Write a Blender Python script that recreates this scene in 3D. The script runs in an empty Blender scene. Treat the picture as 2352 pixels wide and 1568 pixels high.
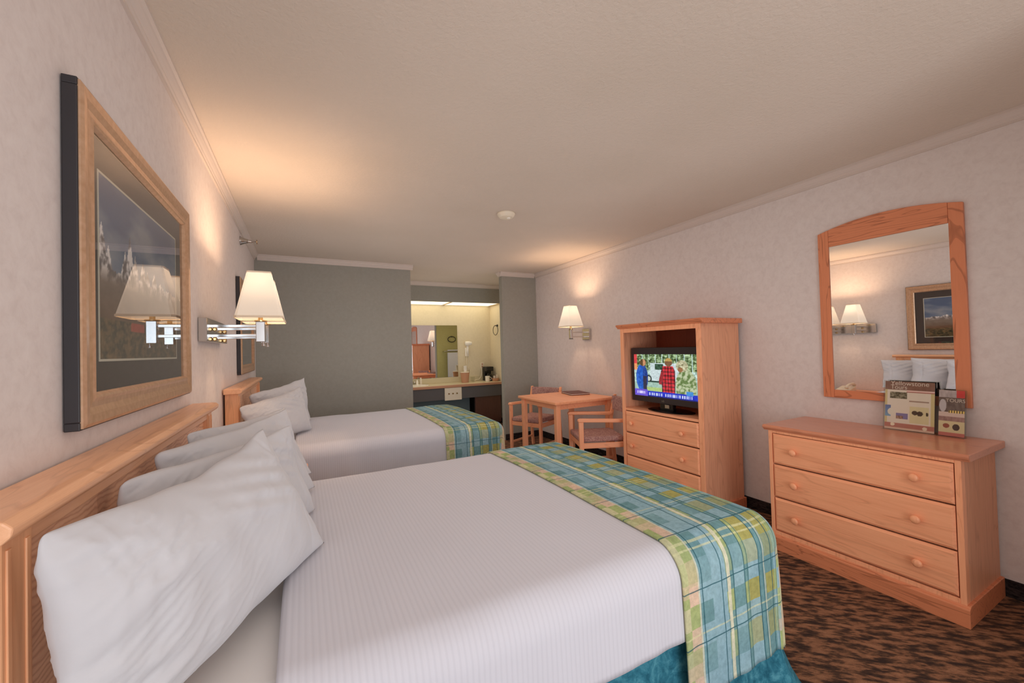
import bpy, bmesh, math, random
from mathutils import Vector, Matrix, noise as mnoise
C = bpy.context.scene.collection
PI = math.pi
random.seed(4)

# ------------------------------------------------------------------ camera
sc = bpy.context.scene
cam_d = bpy.data.cameras.new('camera')
cam_d.sensor_width = 36.0
cam_d.lens = 924.7 / 2352 * 36
cam_d.clip_start = 0.02
cam = bpy.data.objects.new('camera', cam_d); C.objects.link(cam)
def cam_matrix(yaw, pitch, roll):
    cy, sy, cp, sp = math.cos(yaw), math.sin(yaw), math.cos(pitch), math.sin(pitch)
    f = Vector((sy*cp, cy*cp, sp)); r = Vector((cy, -sy, 0)); d = f.cross(r)
    cr, sr = math.cos(roll), math.sin(roll)
    r2 = cr*r + sr*d; d2 = -sr*r + cr*d
    u = -d2; b = -f
    return Matrix(((r2.x, u.x, b.x, 0), (r2.y, u.y, b.y, 0), (r2.z, u.z, b.z, 1.325), (0, 0, 0, 1)))
cam.matrix_world = cam_matrix(0.480187, 0.01694165, 0.02722317)
sc.camera = cam

# ------------------------------------------------------------------ world, window light, ceiling fill, exposure
w = bpy.data.worlds.new('world'); sc.world = w; w.use_nodes = True
wn = w.node_tree.nodes; wl = w.node_tree.links
bg = wn['Background']; bg.inputs['Color'].default_value = (.62, .75, 1, 1); bg.inputs['Strength'].default_value = 1.0
def area(name, loc, rot, sx, sy, power, col):
    d = bpy.data.lights.new(name, 'AREA'); d.shape = 'RECTANGLE'; d.size = sx; d.size_y = sy
    d.energy = power; d.color = col
    o = bpy.data.objects.new(name, d); C.objects.link(o); o.location = loc; o.rotation_euler = rot
    return o
area('window_daylight', (0.65, -2.56, 1.25), (PI/2, 0, 0), 2.0, 1.7, 40, (.74, .87, 1))
area('ceiling_fill', (0.65, -2.54, .75), (PI/2+.55, 0, 0), 2.0, .7, 22, (1, .95, .88))  # added fill, tilted upward at the window to brighten the ceiling
sc.view_settings.view_transform = 'Standard'
try: sc.view_settings.look = 'None'
except Exception: pass
sc.view_settings.gamma = 1.0
sc.view_settings.use_curve_mapping = False
sc.view_settings.exposure = 0.12
sc.cycles.use_denoising = True
sc.cycles.use_fast_gi = True; sc.cycles.fast_gi_method = 'ADD'
w.light_settings.ao_factor = .27; w.light_settings.distance = 1.2
sc.cycles.max_bounces = 10
sc.cycles.diffuse_bounces = 6
sc.cycles.sample_clamp_indirect = 6.0
sc.cycles.caustics_reflective = False
sc.cycles.caustics_refractive = False
LAMP_W = 11.5          # power of each bulb
LAMP_COL = (1, .67, .42)

LW, RW, CZ, BY, AY = -0.46, 3.16, 2.44, 5.24, 6.95
FY = -2.6

# ------------------------------------------------------------------ materials
def lin(r, g, b):
    f = lambda c: (c/255)/12.92 if c/255 <= .04045 else ((c/255+.055)/1.055)**2.4
    return (f(r), f(g), f(b), 1)
def mat(name, col=(.8,.8,.8,1), rough=.6, metal=0, coat=0, spec=None, emis=None, estr=0, trans=0):
    m = bpy.data.materials.new(name); m.use_nodes = True
    b = m.node_tree.nodes['Principled BSDF']
    b.inputs['Base Color'].default_value = col if len(col) == 4 else (*col, 1)
    b.inputs['Roughness'].default_value = rough
    b.inputs['Metallic'].default_value = metal
    if coat: b.inputs['Coat Weight'].default_value = coat; b.inputs['Coat Roughness'].default_value = .12
    if spec is not None: b.inputs['Specular IOR Level'].default_value = spec
    if emis: b.inputs['Emission Color'].default_value = emis; b.inputs['Emission Strength'].default_value = estr
    if trans: b.inputs['Transmission Weight'].default_value = trans
    return m
def N(m, t): return m.node_tree.nodes.new(t)
def L(m, a, b): m.node_tree.links.new(a, b)
def bsdf(m): return m.node_tree.nodes['Principled BSDF']
def coords(m, out='Object', scale=(1,1,1), rot=(0,0,0)):
    tc = N(m, 'ShaderNodeTexCoord'); mp = N(m, 'ShaderNodeMapping')
    mp.inputs['Scale'].default_value = scale; mp.inputs['Rotation'].default_value = rot
    L(m, tc.outputs[out], mp.inputs['Vector']); return mp.outputs['Vector']
def noise_n(m, vec, scale, detail=3, rough=.5, dist=0):
    n = N(m, 'ShaderNodeTexNoise'); n.inputs['Scale'].default_value = scale
    n.inputs['Detail'].default_value = detail; n.inputs['Roughness'].default_value = rough; n.inputs['Distortion'].default_value = dist
    L(m, vec, n.inputs['Vector']); return n.outputs['Fac']
def ramp(m, fac, stops, interp='LINEAR'):
    r = N(m, 'ShaderNodeValToRGB'); e = r.color_ramp; e.interpolation = interp
    while len(e.elements) > 1: e.elements.remove(e.elements[0])
    e.elements[0].position = stops[0][0]; e.elements[0].color = stops[0][1]
    for p, c in stops[1:]:
        x = e.elements.new(p); x.color = c
    L(m, fac, r.inputs['Fac']); return r.outputs['Color']
def mixc(m, fac, a, b, mode='MIX'):
    n = N(m, 'ShaderNodeMix'); n.data_type = 'RGBA'; n.blend_type = mode
    if isinstance(fac, (int, float)): n.inputs[0].default_value = fac
    else: L(m, fac, n.inputs[0])
    for v, s in ((a, n.inputs[6]), (b, n.inputs[7])):
        if isinstance(v, tuple): s.default_value = v
        else: L(m, v, s)
    return n.outputs[2]
def mathn(m, op, a, b=0.0):
    n = N(m, 'ShaderNodeMath'); n.operation = op
    for v, s in ((a, n.inputs[0]), (b, n.inputs[1])):
        if isinstance(v, (int, float)): s.default_value = v
        else: L(m, v, s)
    return n.outputs[0]
def bump(m, h, strength=.2, dist=.01):
    b = N(m, 'ShaderNodeBump'); b.inputs['Strength'].default_value = strength; b.inputs['Distance'].default_value = dist
    L(m, h, b.inputs['Height']); L(m, b.outputs['Normal'], bsdf(m).inputs['Normal'])

def wall_mat(name, a, b, c, bs=.25):
    m = mat(name, a, .85, spec=.25)
    v = coords(m)
    n1 = noise_n(m, v, 28, 6, .7, .4)
    col = ramp(m, n1, [(.33, b), (.5, a), (.68, c)])
    L(m, col, bsdf(m).inputs['Base Color'])
    bump(m, noise_n(m, v, 90, 3), bs, .003)
    return m
def oak(name, axis, light, dark, rough=.42, scale=1.0, off=0, contrast=1.0, coat=.18):
    """oak with the grain running along axis"""
    m = mat(name, light, rough, coat=coat)
    s = [26*scale]*3; s['xyz'.index(axis)] = 1.6*scale
    v = coords(m, 'Object', tuple(s))
    big = [7*scale]*3; big['xyz'.index(axis)] = .8*scale
    vb = coords(m, 'Object', tuple(big))
    nb = noise_n(m, vb, 1.0, 2, .5, 1.2)
    rings = mathn(m, 'FRACT', mathn(m, 'MULTIPLY', nb, 7.0))
    n = noise_n(m, v, 2.2, 8, .72, .6)
    mid = tuple((light[i]*.62+dark[i]*.38) for i in range(3)) + (1,)
    c1 = ramp(m, n, [(.32, dark), (.47, mid), (.62, light)])
    c2 = ramp(m, rings, [(0, mid), (.10, tuple(x*.78 for x in mid[:3])+(1,)), (.2, light), (1, light)])
    col = mixc(m, .45*contrast, c1, c2)
    L(m, col, bsdf(m).inputs['Base Color'])
    bump(m, n, .12, .002)
    return m

M = {}
M['wall'] = wall_mat('wallpaper', lin(217,205,199), lin(211,198,192), lin(221,210,204), .1)
M['wallgrey'] = wall_mat('grey_paint', lin(152,148,138), lin(149,145,135), lin(155,151,141), .1)
M['walloliv'] = wall_mat('cream_paint', lin(216,202,172), lin(212,198,168), lin(219,205,176), .1)
M['wallgreen'] = wall_mat('green_paint', lin(176,168,112), lin(173,165,109), lin(179,171,115), .1)
M['crown'] = mat('crown_paint', lin(205,190,180), .5)
m = M['ceiling'] = mat('ceiling_texture', lin(204,190,176), .8, spec=.3)
v = coords(m)
nz = noise_n(m, v, 55, 5, .65, .3)
L(m, ramp(m, noise_n(m, v, 1.5, 3), [(.3, lin(205,190,175)), (.7, lin(210,195,181))]), bsdf(m).inputs['Base Color'])
bump(m, nz, .5, .006)

m = M['carpet'] = mat('patterned_carpet', lin(110,70,45), .95, spec=.1)
v = coords(m, 'Object', (1, 1, 1), (0, 0, .35))
def streak(sx_, sy_):
    vv = coords(m, 'Object', (1/sx_, 1/sy_, 1), (0, 0, -.73)); vv.node.vector_type = 'TEXTURE'; return vv
n1 = noise_n(m, streak(13, 38), 1.0, 2, .5, .2)
nf = noise_n(m, streak(45, 150), 1.0, 3, .6)
n2 = noise_n(m, v, 190, 3, .7)
n1b = mathn(m, 'ADD', mathn(m, 'MULTIPLY', n1, .72), mathn(m, 'MULTIPLY', nf, .28))
c1 = ramp(m, n1b, [(.38, lin(66,54,50)), (.47, lin(98,74,60)), (.54, lin(152,110,84)), (.68, lin(176,130,100))])
c2 = mixc(m, .7, c1, ramp(m, n2, [(.3, lin(70,60,58)), (.5, lin(150,122,104)), (.7, lin(225,190,165))]), 'MULTIPLY')
c3 = mixc(m, .45, c2, c1)
L(m, c3, bsdf(m).inputs['Base Color'])
bump(m, n2, .8, .006)
m = M['base'] = mat('dark_carpet_base', lin(40,34,34), .95, spec=.1)
v = coords(m, 'Object', (20, 20, 70)); L(m, ramp(m, noise_n(m, v, 1.5, 5, .7), [(.4, lin(24,20,22)), (.6, lin(62,52,50))]), bsdf(m).inputs['Base Color'])

OL, OD = lin(250,176,132), lin(230,146,104)
M['oak_y'] = oak('oak_grain_y', 'y', OL, OD)
M['oak_z'] = oak('oak_grain_z', 'z', OL, OD)
M['oak_x'] = oak('oak_grain_x', 'x', OL, OD)
M['oakside'] = oak('oak_side_panel', 'z', lin(226,164,128), lin(196,130,96), .5, 1.0, coat=.05)
M['oakred_y'] = oak('red_oak_y', 'y', lin(216,134,94), lin(146,76,48), .4, 1.5, contrast=1.9)
M['oakred_z'] = oak('red_oak_z', 'z', lin(216,134,94), lin(146,76,48), .4, 1.5, contrast=1.9)
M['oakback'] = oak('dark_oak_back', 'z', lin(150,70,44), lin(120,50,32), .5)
M['hboak_y'] = oak('headboard_oak_y', 'y', lin(240,184,142), lin(214,148,108), .4)
M['hboak_z'] = oak('headboard_oak_z', 'z', lin(240,180,134), lin(214,146,104), .4)
M['hbpanel'] = oak('headboard_panel', 'y', lin(250,206,174), lin(176,116,86), .5, .55, contrast=1.7)
mm = M['hbpanel']
vv = coords(mm, 'Object', (.6, 1.1, 1.6)); wt = N(mm, 'ShaderNodeTexWave'); wt.wave_type = 'BANDS'; wt.bands_direction = 'Z'
wt.inputs['Scale'].default_value = 16; wt.inputs['Distortion'].default_value = 9; wt.inputs['Detail'].default_value = 3; wt.inputs['Detail Scale'].default_value = .7
L(mm, vv, wt.inputs['Vector'])
old = bsdf(mm).inputs['Base Color'].links[0].from_socket
L(mm, mixc(mm, .55, old, ramp(mm, wt.outputs['Fac'], [(0, lin(205,158,134)), (.35, lin(244,218,200)), (1, lin(255,244,232))]), 'MULTIPLY'), bsdf(mm).inputs['Base Color'])
M['chrome'] = mat('chrome', (.62,.60,.57,1), .16, 1)
M['nickel'] = mat('brushed_nickel', (.72,.69,.66,1), .22, 1)
M['brass'] = mat('brass', lin(200,170,120), .2, 1)
M['black'] = mat('black_plastic', lin(22,20,20), .3)
M['blackg'] = mat('gloss_black', lin(14,12,13), .12, coat=.3)
M['bezel'] = mat('tv_bezel', lin(52,44,44), .28)
M['white'] = mat('white_plastic', lin(235,228,215), .4)
M['ivory'] = mat('ivory_plastic', lin(225,212,190), .45)
M['porcelain'] = mat('porcelain', lin(238,230,215), .15, coat=.4)
M['mirror'] = mat('mirror_glass', (.93,.93,.93,1), .0, 1)
M['darkframe'] = mat('dark_frame_side', lin(44,40,42), .5)
M['mat_board'] = mat('mat_board', lin(62,52,46), .9)
M['matwhite'] = mat('white_bevel', lin(205,200,180), .9)
M['gold'] = None
m = M['gold'] = mat('champagne_frame', lin(208,168,136), .36, .5)
v = coords(m, 'Object', (60, 60, 60)); L(m, ramp(m, noise_n(m, v, 1, 3), [(.3, lin(198,158,124)), (.7, lin(214,176,144))]), bsdf(m).inputs['Base Color'])
M['copper'] = mat('copper_lip', lin(205,150,118), .3, .6)
M['laminate'] = mat('laminate_top', lin(205,192,158), .35)
M['lamedge'] = mat('laminate_edge', lin(190,140,110), .45)
M['apron'] = mat('grey_apron', lin(92,88,88), .7)
M['fridge'] = oak('dark_fridge_door', 'z', lin(92,58,48), lin(70,42,36), .45)
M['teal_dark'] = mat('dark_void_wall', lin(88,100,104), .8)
M['grout'] = mat('alcove_floor', lin(150,130,110), .5)
M['dresstop'] = oak('dresser_top', 'y', lin(212,138,104), lin(192,118,86), .3, coat=.35)

def cloth(name, col, bs=.3, sc_=30):
    m = mat(name, col, .85, spec=.2)
    bsdf(m).inputs['Sheen Weight'].default_value = .15
    v = coords(m); bump(m, noise_n(m, v, sc_, 4, .6), bs, .004)
    return m
M['pillow'] = cloth('white_pillowcase', lin(201,199,201), .32, 14)
M['sheet'] = cloth('white_sheet', lin(226,222,218), .12, 18)
m = M['coverlet'] = mat('striped_white_coverlet', lin(232,230,233), .8, spec=.2)
tc = N(m, 'ShaderNodeTexCoord'); sep = N(m, 'ShaderNodeSeparateXYZ'); L(m, tc.outputs['UV'], sep.inputs[0])
wv = mathn(m, 'SINE', mathn(m, 'MULTIPLY', sep.outputs[0], 2*PI/.0135))
wv2 = mathn(m, 'ADD', wv, mathn(m, 'MULTIPLY', noise_n(m, tc.outputs['UV'], 9, 3), 1.6))
L(m, ramp(m, mathn(m, 'ADD', mathn(m, 'MULTIPLY', wv, .5), .5), [(0, lin(201,199,205)), (.6, lin(206,204,210))]), bsdf(m).inputs['Base Color'])
bump(m, wv2, .13, .0014)

# plaid, in the cloth's own UV metres: u along the bed, v across it
m = M['plaid'] = mat('plaid_cotton', (.3,.5,.5,1), .85, spec=.15)
tc = N(m, 'ShaderNodeTexCoord'); uv = tc.outputs['UV']
wob = N(m, 'ShaderNodeTexNoise'); wob.inputs['Scale'].default_value = 7; L(m, uv, wob.inputs['Vector'])
vm = N(m, 'ShaderNodeVectorMath'); vm.operation = 'SUBTRACT'; L(m, wob.outputs['Color'], vm.inputs[0]); vm.inputs[1].default_value = (.5,.5,.5)
vs = N(m, 'ShaderNodeVectorMath'); vs.operation = 'SCALE'; L(m, vm.outputs[0], vs.inputs[0]); vs.inputs['Scale'].default_value = .012
va = N(m, 'ShaderNodeVectorMath'); va.operation = 'ADD'; L(m, uv, va.inputs[0]); L(m, vs.outputs[0], va.inputs[1])
sep = N(m, 'ShaderNodeSeparateXYZ'); L(m, va.outputs[0], sep.inputs[0])
U = mathn(m, 'DIVIDE', sep.outputs[0], .56)
V = mathn(m, 'FRACT', mathn(m, 'DIVIDE', sep.outputs[1], .42))
bl, te, gr, ol, be, pk = lin(156,190,203), lin(120,160,166), lin(176,188,130), lin(178,172,104), lin(212,208,168), lin(228,198,176)
V = mathn(m, 'FRACT', mathn(m, 'DIVIDE', sep.outputs[1], .31))
W = mathn(m, 'FRACT', mathn(m, 'DIVIDE', sep.outputs[1], .46))
colA = ramp(m, U, [(0, be), (.04, gr), (.11, te), (.22, bl), (.34, gr), (.41, te), (.50, gr), (.54, ol), (.64, te), (.70, ol), (.79, gr), (.85, bl), (.92, pk)], 'CONSTANT')
colB = ramp(m, U, [(0, gr), (.04, pk), (.11, bl), (.22, bl), (.34, te), (.41, bl), (.50, te), (.54, bl), (.64, te), (.70, te), (.79, bl), (.85, gr), (.92, be)], 'CONSTANT')
o1, z1 = (1,1,1,1), (0,0,0,1)
rowm = ramp(m, W, [(0, z1), (.16, o1), (.30, (.3,.3,.3,1)), (.47, (.9,.9,.9,1)), (.60, z1), (.74, o1), (.86, (.45,.45,.45,1))], 'CONSTANT')
col = mixc(m, rowm, colA, colB)
pinkrow = ramp(m, W, [(0, z1), (.30, (.55,.55,.55,1)), (.38, z1), (.80, (.5,.5,.5,1)), (.88, z1)], 'CONSTANT')
pinkcol = ramp(m, U, [(0, o1), (.11, z1), (.84, o1)], 'CONSTANT')
col = mixc(m, mathn(m, 'MULTIPLY', pinkrow, pinkcol), col, pk)
lite = ramp(m, W, [(0, z1), (.045, (.6,.6,.6,1)), (.058, z1), (.085, (.6,.6,.6,1)), (.098, z1), (.545, (.5,.5,.5,1)), (.558, z1)], 'CONSTANT')
col = mixc(m, lite, col, lin(232,228,180))
stripeU = ramp(m, U, [(0, z1), (.112, (.7,.7,.7,1)), (.125, z1), (.348, (.9,.9,.9,1)), (.378, z1), (.685, (.5,.5,.5,1)), (.697, z1)], 'CONSTANT')
col = mixc(m, stripeU, col, lin(236,230,204))
dk = (.85,.85,.85,1); z0 = z1
darkU = ramp(m, U, [(0, z0), (.138, dk), (.145, z0), (.300, dk), (.307, z0), (.400, dk), (.407, z0), (.500, dk), (.507, z0), (.530, (.6,.6,.6,1)), (.536, z0), (.640, dk), (.647, z0), (.675, (.6,.6,.6,1)), (.680, z0), (.765, dk), (.771, z0), (.835, dk), (.842, z0)], 'CONSTANT')
darkV = ramp(m, V, [(0, z0), (.24, dk), (.252, z0), (.74, dk), (.752, z0)], 'CONSTANT')
dark = mathn(m, 'MAXIMUM', darkU, darkV)
col = mixc(m, dark, col, lin(48,100,112))
mott = ramp(m, noise_n(m, uv, 60, 5, .7), [(.3, lin(190,194,192)), (.65, lin(255,255,255))])
col = mixc(m, .6, col, mott, 'MULTIPLY')
col = mixc(m, .5, col, ramp(m, noise_n(m, uv, 5, 3), [(.35, lin(198,208,208)), (.65, lin(255,250,235))]), 'MULTIPLY')
L(m, col, bsdf(m).inputs['Base Color'])
bump(m, noise_n(m, uv, 120, 3), .15, .002)

m = M['skirt'] = mat('teal_skirt', lin(40,122,145), .85, spec=.15)
v = coords(m); L(m, ramp(m, noise_n(m, v, 26, 5, .7, .6), [(.35, lin(34,88,106)), (.5, lin(50,112,130)), (.66, lin(82,144,158))]), bsdf(m).inputs['Base Color'])
bump(m, noise_n(m, v, 40, 4), .25, .004)
m = M['upholstery'] = mat('mauve_upholstery', lin(170,128,118), .9, spec=.1)
v = coords(m, 'Object', (60, 60, 60)); L(m, ramp(m, noise_n(m, v, 1.2, 4), [(.35, lin(150,108,104)), (.65, lin(190,152,138))]), bsdf(m).inputs['Base Color'])

def shade_mat():
    m = bpy.data.materials.new('pleated_lampshade'); m.use_nodes = True
    nt = m.node_tree; nt.nodes.clear()
    o = N(m, 'ShaderNodeOutputMaterial')
    d = N(m, 'ShaderNodeBsdfDiffuse'); t = N(m, 'ShaderNodeBsdfTranslucent'); mx = N(m, 'ShaderNodeMixShader')
    d.inputs['Color'].default_value = lin(245,236,220); t.inputs['Color'].default_value = lin(150,152,154)
    mx.inputs[0].default_value = .55
    L(m, d.outputs[0], mx.inputs[1]); L(m, t.outputs[0], mx.inputs[2])
    e = N(m, 'ShaderNodeEmission'); e.inputs['Color'].default_value = lin(255,226,200); e.inputs['Strength'].default_value = .28
    ad = N(m, 'ShaderNodeAddShader'); L(m, mx.outputs[0], ad.inputs[0]); L(m, e.outputs[0], ad.inputs[1])
    L(m, ad.outputs[0], o.inputs[0]); return m
M['shade'] = shade_mat()
M['shade_trim'] = mat('lampshade_trim', lin(235,214,186), .8)
def emit(name, col, s):
    m = bpy.data.materials.new(name); m.use_nodes = True
    nt = m.node_tree; nt.nodes.clear(); o = N(m, 'ShaderNodeOutputMaterial'); e = N(m, 'ShaderNodeEmission')
    e.inputs['Color'].default_value = col; e.inputs['Strength'].default_value = s; L(m, e.outputs[0], o.inputs[0]); return m
M['panel'] = emit('lit_diffuser', (1, .86, .60, 1), 2.3)
M['bulb'] = emit('lit_bulb', (1, .8, .55, 1), 6)
def paint_mat(name, rough=.5, emission=0):
    m = mat(name, (.5,.5,.5,1), rough)
    a = N(m, 'ShaderNodeVertexColor'); a.layer_name = 'Col'
    L(m, a.outputs[0], bsdf(m).inputs['Base Color'])
    if emission:
        bsdf(m).inputs['Base Color'].default_value = (.02,.02,.02,1)
        for l in list(m.node_tree.links):
            if l.to_socket == bsdf(m).inputs['Base Color']: m.node_tree.links.remove(l)
        L(m, a.outputs[0], bsdf(m).inputs['Emission Color']); bsdf(m).inputs['Emission Strength'].default_value = emission
    return m
M['art'] = paint_mat('printed_paper', .7)
M['screen'] = paint_mat('tv_picture', .15, .95)
def clear_mat(name, tint=(1,1,1,1), f=1.0):
    m = bpy.data.materials.new(name); m.use_nodes = True
    nt = m.node_tree; nt.nodes.clear(); o = N(m, 'ShaderNodeOutputMaterial')
    g = N(m, 'ShaderNodeBsdfGlossy'); g.inputs['Roughness'].default_value = .01
    t = N(m, 'ShaderNodeBsdfTransparent'); t.inputs['Color'].default_value = tint
    fr = N(m, 'ShaderNodeFresnel'); fr.inputs['IOR'].default_value = 1.5
    ge = N(m, 'ShaderNodeNewGeometry'); front = mathn(m, 'SUBTRACT', 1.0, ge.outputs['Backfacing'])
    mx = N(m, 'ShaderNodeMixShader'); L(m, mathn(m, 'MULTIPLY', mathn(m, 'MULTIPLY', fr.outputs[0], f), front), mx.inputs[0]); L(m, t.outputs[0], mx.inputs[1]); L(m, g.outputs[0], mx.inputs[2])
    L(m, mx.outputs[0], o.inputs[0]); return m
M['glass'] = clear_mat('clear_glass', f=1.7)
M['acrylic'] = clear_mat('clear_acrylic', (.95,.96,.95,1))

# ------------------------------------------------------------------ mesh helpers
ORG = {}
def org(o):
    while o is not None:
        if o in ORG: return ORG[o]
        o = o.parent
    return Vector((0,0,0))
def link(name, me, m, parent=None, bevel=0, seg=2, smooth=False, subsurf=0):
    o = bpy.data.objects.new(name, me); C.objects.link(o)
    if isinstance(m, str): m = M[m]
    if m is not None and not me.materials: me.materials.append(m)
    if parent is not None:
        off = org(parent); me.transform(Matrix.Translation(-off)); o.parent = parent
    if smooth:
        for p in me.polygons: p.use_smooth = True
    if bevel:
        b = o.modifiers.new('bevel', 'BEVEL'); b.width = bevel; b.segments = seg; b.limit_method = 'ANGLE'; b.angle_limit = .6
        b.harden_normals = False
    if subsurf:
        s = o.modifiers.new('subsurf', 'SUBSURF'); s.levels = subsurf; s.render_levels = subsurf
    return o
def obj(name, bm, m, parent=None, **k):
    me = bpy.data.meshes.new(name); bmesh.ops.recalc_face_normals(bm, faces=bm.faces[:]); bm.to_mesh(me); bm.free()
    return link(name, me, m, parent, **k)
def B(*boxes):
    bm = bmesh.new()
    for b in boxes: box(bm, *b)
    return bm
def box(bm, x0, x1, y0, y1, z0, z1):
    v = [bm.verts.new(p) for p in ((x0,y0,z0),(x1,y0,z0),(x1,y1,z0),(x0,y1,z0),(x0,y0,z1),(x1,y0,z1),(x1,y1,z1),(x0,y1,z1))]
    for f in ((0,3,2,1),(4,5,6,7),(0,1,5,4),(1,2,6,5),(2,3,7,6),(3,0,4,7)): bm.faces.new([v[i] for i in f])
def prism(bm, poly, axis, a, b):
    """poly: list of 2D points in the plane normal to axis, extruded from a to b"""
    def P(p, t):
        if axis == 'y': return (p[0], t, p[1])
        if axis == 'x': return (t, p[0], p[1])
        return (p[0], p[1], t)
    v0 = [bm.verts.new(P(p, a)) for p in poly]; v1 = [bm.verts.new(P(p, b)) for p in poly]
    n = len(poly)
    bm.faces.new(v0[::-1]); bm.faces.new(v1)
    for i in range(n): bm.faces.new((v0[i], v0[(i+1) % n], v1[(i+1) % n], v1[i]))
def tube(bm, pts, r, n=12, caps=True):
    pts = [Vector(p) for p in pts]; rs = r if isinstance(r, (list, tuple)) else [r]*len(pts)
    rings = []
    ref = None
    for i, p in enumerate(pts):
        d = (pts[min(i+1, len(pts)-1)] - pts[max(i-1, 0)]).normalized()
        if ref is None: ref = Vector((0,0,1)) if abs(d.z) < .9 else Vector((1,0,0))
        a = d.cross(ref)
        if a.length < 1e-4: a = d.cross(Vector((1,0,0)))
        a.normalize(); b = d.cross(a).normalized(); ref = a.cross(d)
        rings.append([bm.verts.new(p + rs[i]*(math.cos(2*PI*k/n)*a + math.sin(2*PI*k/n)*b)) for k in range(n)])
    for i in range(len(rings)-1):
        for k in range(n): bm.faces.new((rings[i][k], rings[i][(k+1) % n], rings[i+1][(k+1) % n], rings[i+1][k]))
    if caps: bm.faces.new(rings[0][::-1]); bm.faces.new(rings[-1])
def lathe(bm, prof, c=(0,0,0), axis='z', n=24):
    """prof: (radius, height) pairs"""
    c = Vector(c); rings = []
    for r, h in prof:
        ring = []
        for k in range(n):
            a = 2*PI*k/n; p = (r*math.cos(a), r*math.sin(a), h)
            if axis == 'x': p = (h, p[0], p[1])
            if axis == '-x': p = (-h, p[0], p[1])
            if axis == 'y': p = (p[0], h, p[1])
            if axis == '-y': p = (p[0], -h, p[1])
            ring.append(bm.verts.new(c + Vector(p)))
        rings.append(ring)
    for i in range(len(rings)-1):
        for k in range(n): bm.faces.new((rings[i][k], rings[i][(k+1) % n], rings[i+1][(k+1) % n], rings[i+1][k]))
    bm.faces.new(rings[0][::-1]); bm.faces.new(rings[-1])
def tag(o, label, cat, group=None):
    o['label'] = label; o['category'] = cat
    if group: o['group'] = group
    return o
def thing(name, label, cat, loc=(0,0,0), group=None):
    o = bpy.data.objects.new(name, None); C.objects.link(o); o.location = loc; o.empty_display_size = .1
    ORG[o] = Vector(loc)
    return tag(o, label, cat, group)
def struct(name, bm, m, **k):
    o = obj(name, bm, m, **k); o['kind'] = 'structure'; return o
def canvas(name, o0, ud, vd, nu, nv, fn, m, parent, depth=.002):
    """a thin printed sheet: colours computed at each vertex by fn(u, v) in sRGB 0..255"""
    o0, ud, vd = Vector(o0), Vector(ud), Vector(vd); nrm = ud.cross(vd).normalized()
    bm = bmesh.new(); lay = bm.loops.layers.float_color.new('Col')
    g = [[bm.verts.new(o0 + ud*(i/nu) + vd*(j/nv)) for i in range(nu+1)] for j in range(nv+1)]
    cc = [[lin(*[min(255, max(0, c)) for c in fn(i/nu, j/nv)]) for i in range(nu+1)] for j in range(nv+1)]
    for j in range(nv):
        for i in range(nu):
            f = bm.faces.new((g[j][i], g[j][i+1], g[j+1][i+1], g[j+1][i]))
            for lp, (jj, ii) in zip(f.loops, ((j,i),(j,i+1),(j+1,i+1),(j+1,i))): lp[lay] = cc[jj][ii]
    bk = [bm.verts.new(p - nrm*depth) for p in (o0, o0+ud, o0+ud+vd, o0+vd)]
    f = bm.faces.new(bk[::-1])
    for lp in f.loops: lp[lay] = (.3,.3,.3,1)
    me = bpy.data.meshes.new(name); bm.to_mesh(me); bm.free()
    return link(name, me, m, parent)
def text(name, s, loc, rot, size, m, parent, ext=.0006, align='LEFT', xs=1.0):
    cu = bpy.data.curves.new(name, 'FONT'); cu.body = s; cu.size = size; cu.extrude = ext; cu.align_x = align
    cu.materials.append(M[m] if isinstance(m, str) else m)
    o = bpy.data.objects.new(name, cu); C.objects.link(o)
    bpy.context.view_layer.update()
    me = bpy.data.meshes.new_from_object(o.evaluated_get(bpy.context.evaluated_depsgraph_get()))
    bpy.data.objects.remove(o); bpy.data.curves.remove(cu); me.name = name
    o = bpy.data.objects.new(name, me); C.objects.link(o); o.parent = parent
    if not me.materials: me.materials.append(M[m] if isinstance(m, str) else m)
    o.location = Vector(loc) - org(parent); o.rotation_euler = rot; o.scale = (xs, 1, 1)
    return o

# ------------------------------------------------------------------ the room
T = .12
struct('floor', B((LW-T, RW+T, FY-T, AY+T, -.1, 0)), 'carpet')
struct('ceiling', B((LW-T, RW+T, FY-T, AY+T, CZ, CZ+.1)), 'ceiling')
struct('wall_left', B((LW-T, LW, FY-T, BY+.1, 0, CZ)), 'wall')
struct('wall_right', B((RW, RW+T, FY-T, BY+.1, 0, CZ)), 'wall')
struct('wall_back_left', B((LW, 1.262, BY, BY+.1, 0, CZ)), 'wallgrey')
struct('wall_back_right', B((2.585, RW, BY, BY+.09, 0, CZ)), 'wallgrey')
struct('wall_back_right_rear', B((2.60, RW, BY+.0905, BY+.11, 0, CZ)), 'wallgreen')
struct('wall_alcove_back', B((.7, RW+T, AY, AY+T, 0, CZ)), 'walloliv')
struct('wall_alcove_left', B((.7-T, .7, BY+.1, AY+T, 0, CZ)), 'walloliv')
struct('wall_alcove_right', B((RW, RW+T, BY+.1005, AY, 0, CZ)), 'walloliv')
struct('wall_alcove_soffit', B((.7, RW, 6.42, 6.47, 2.13, CZ)), 'wallgrey')
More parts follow.
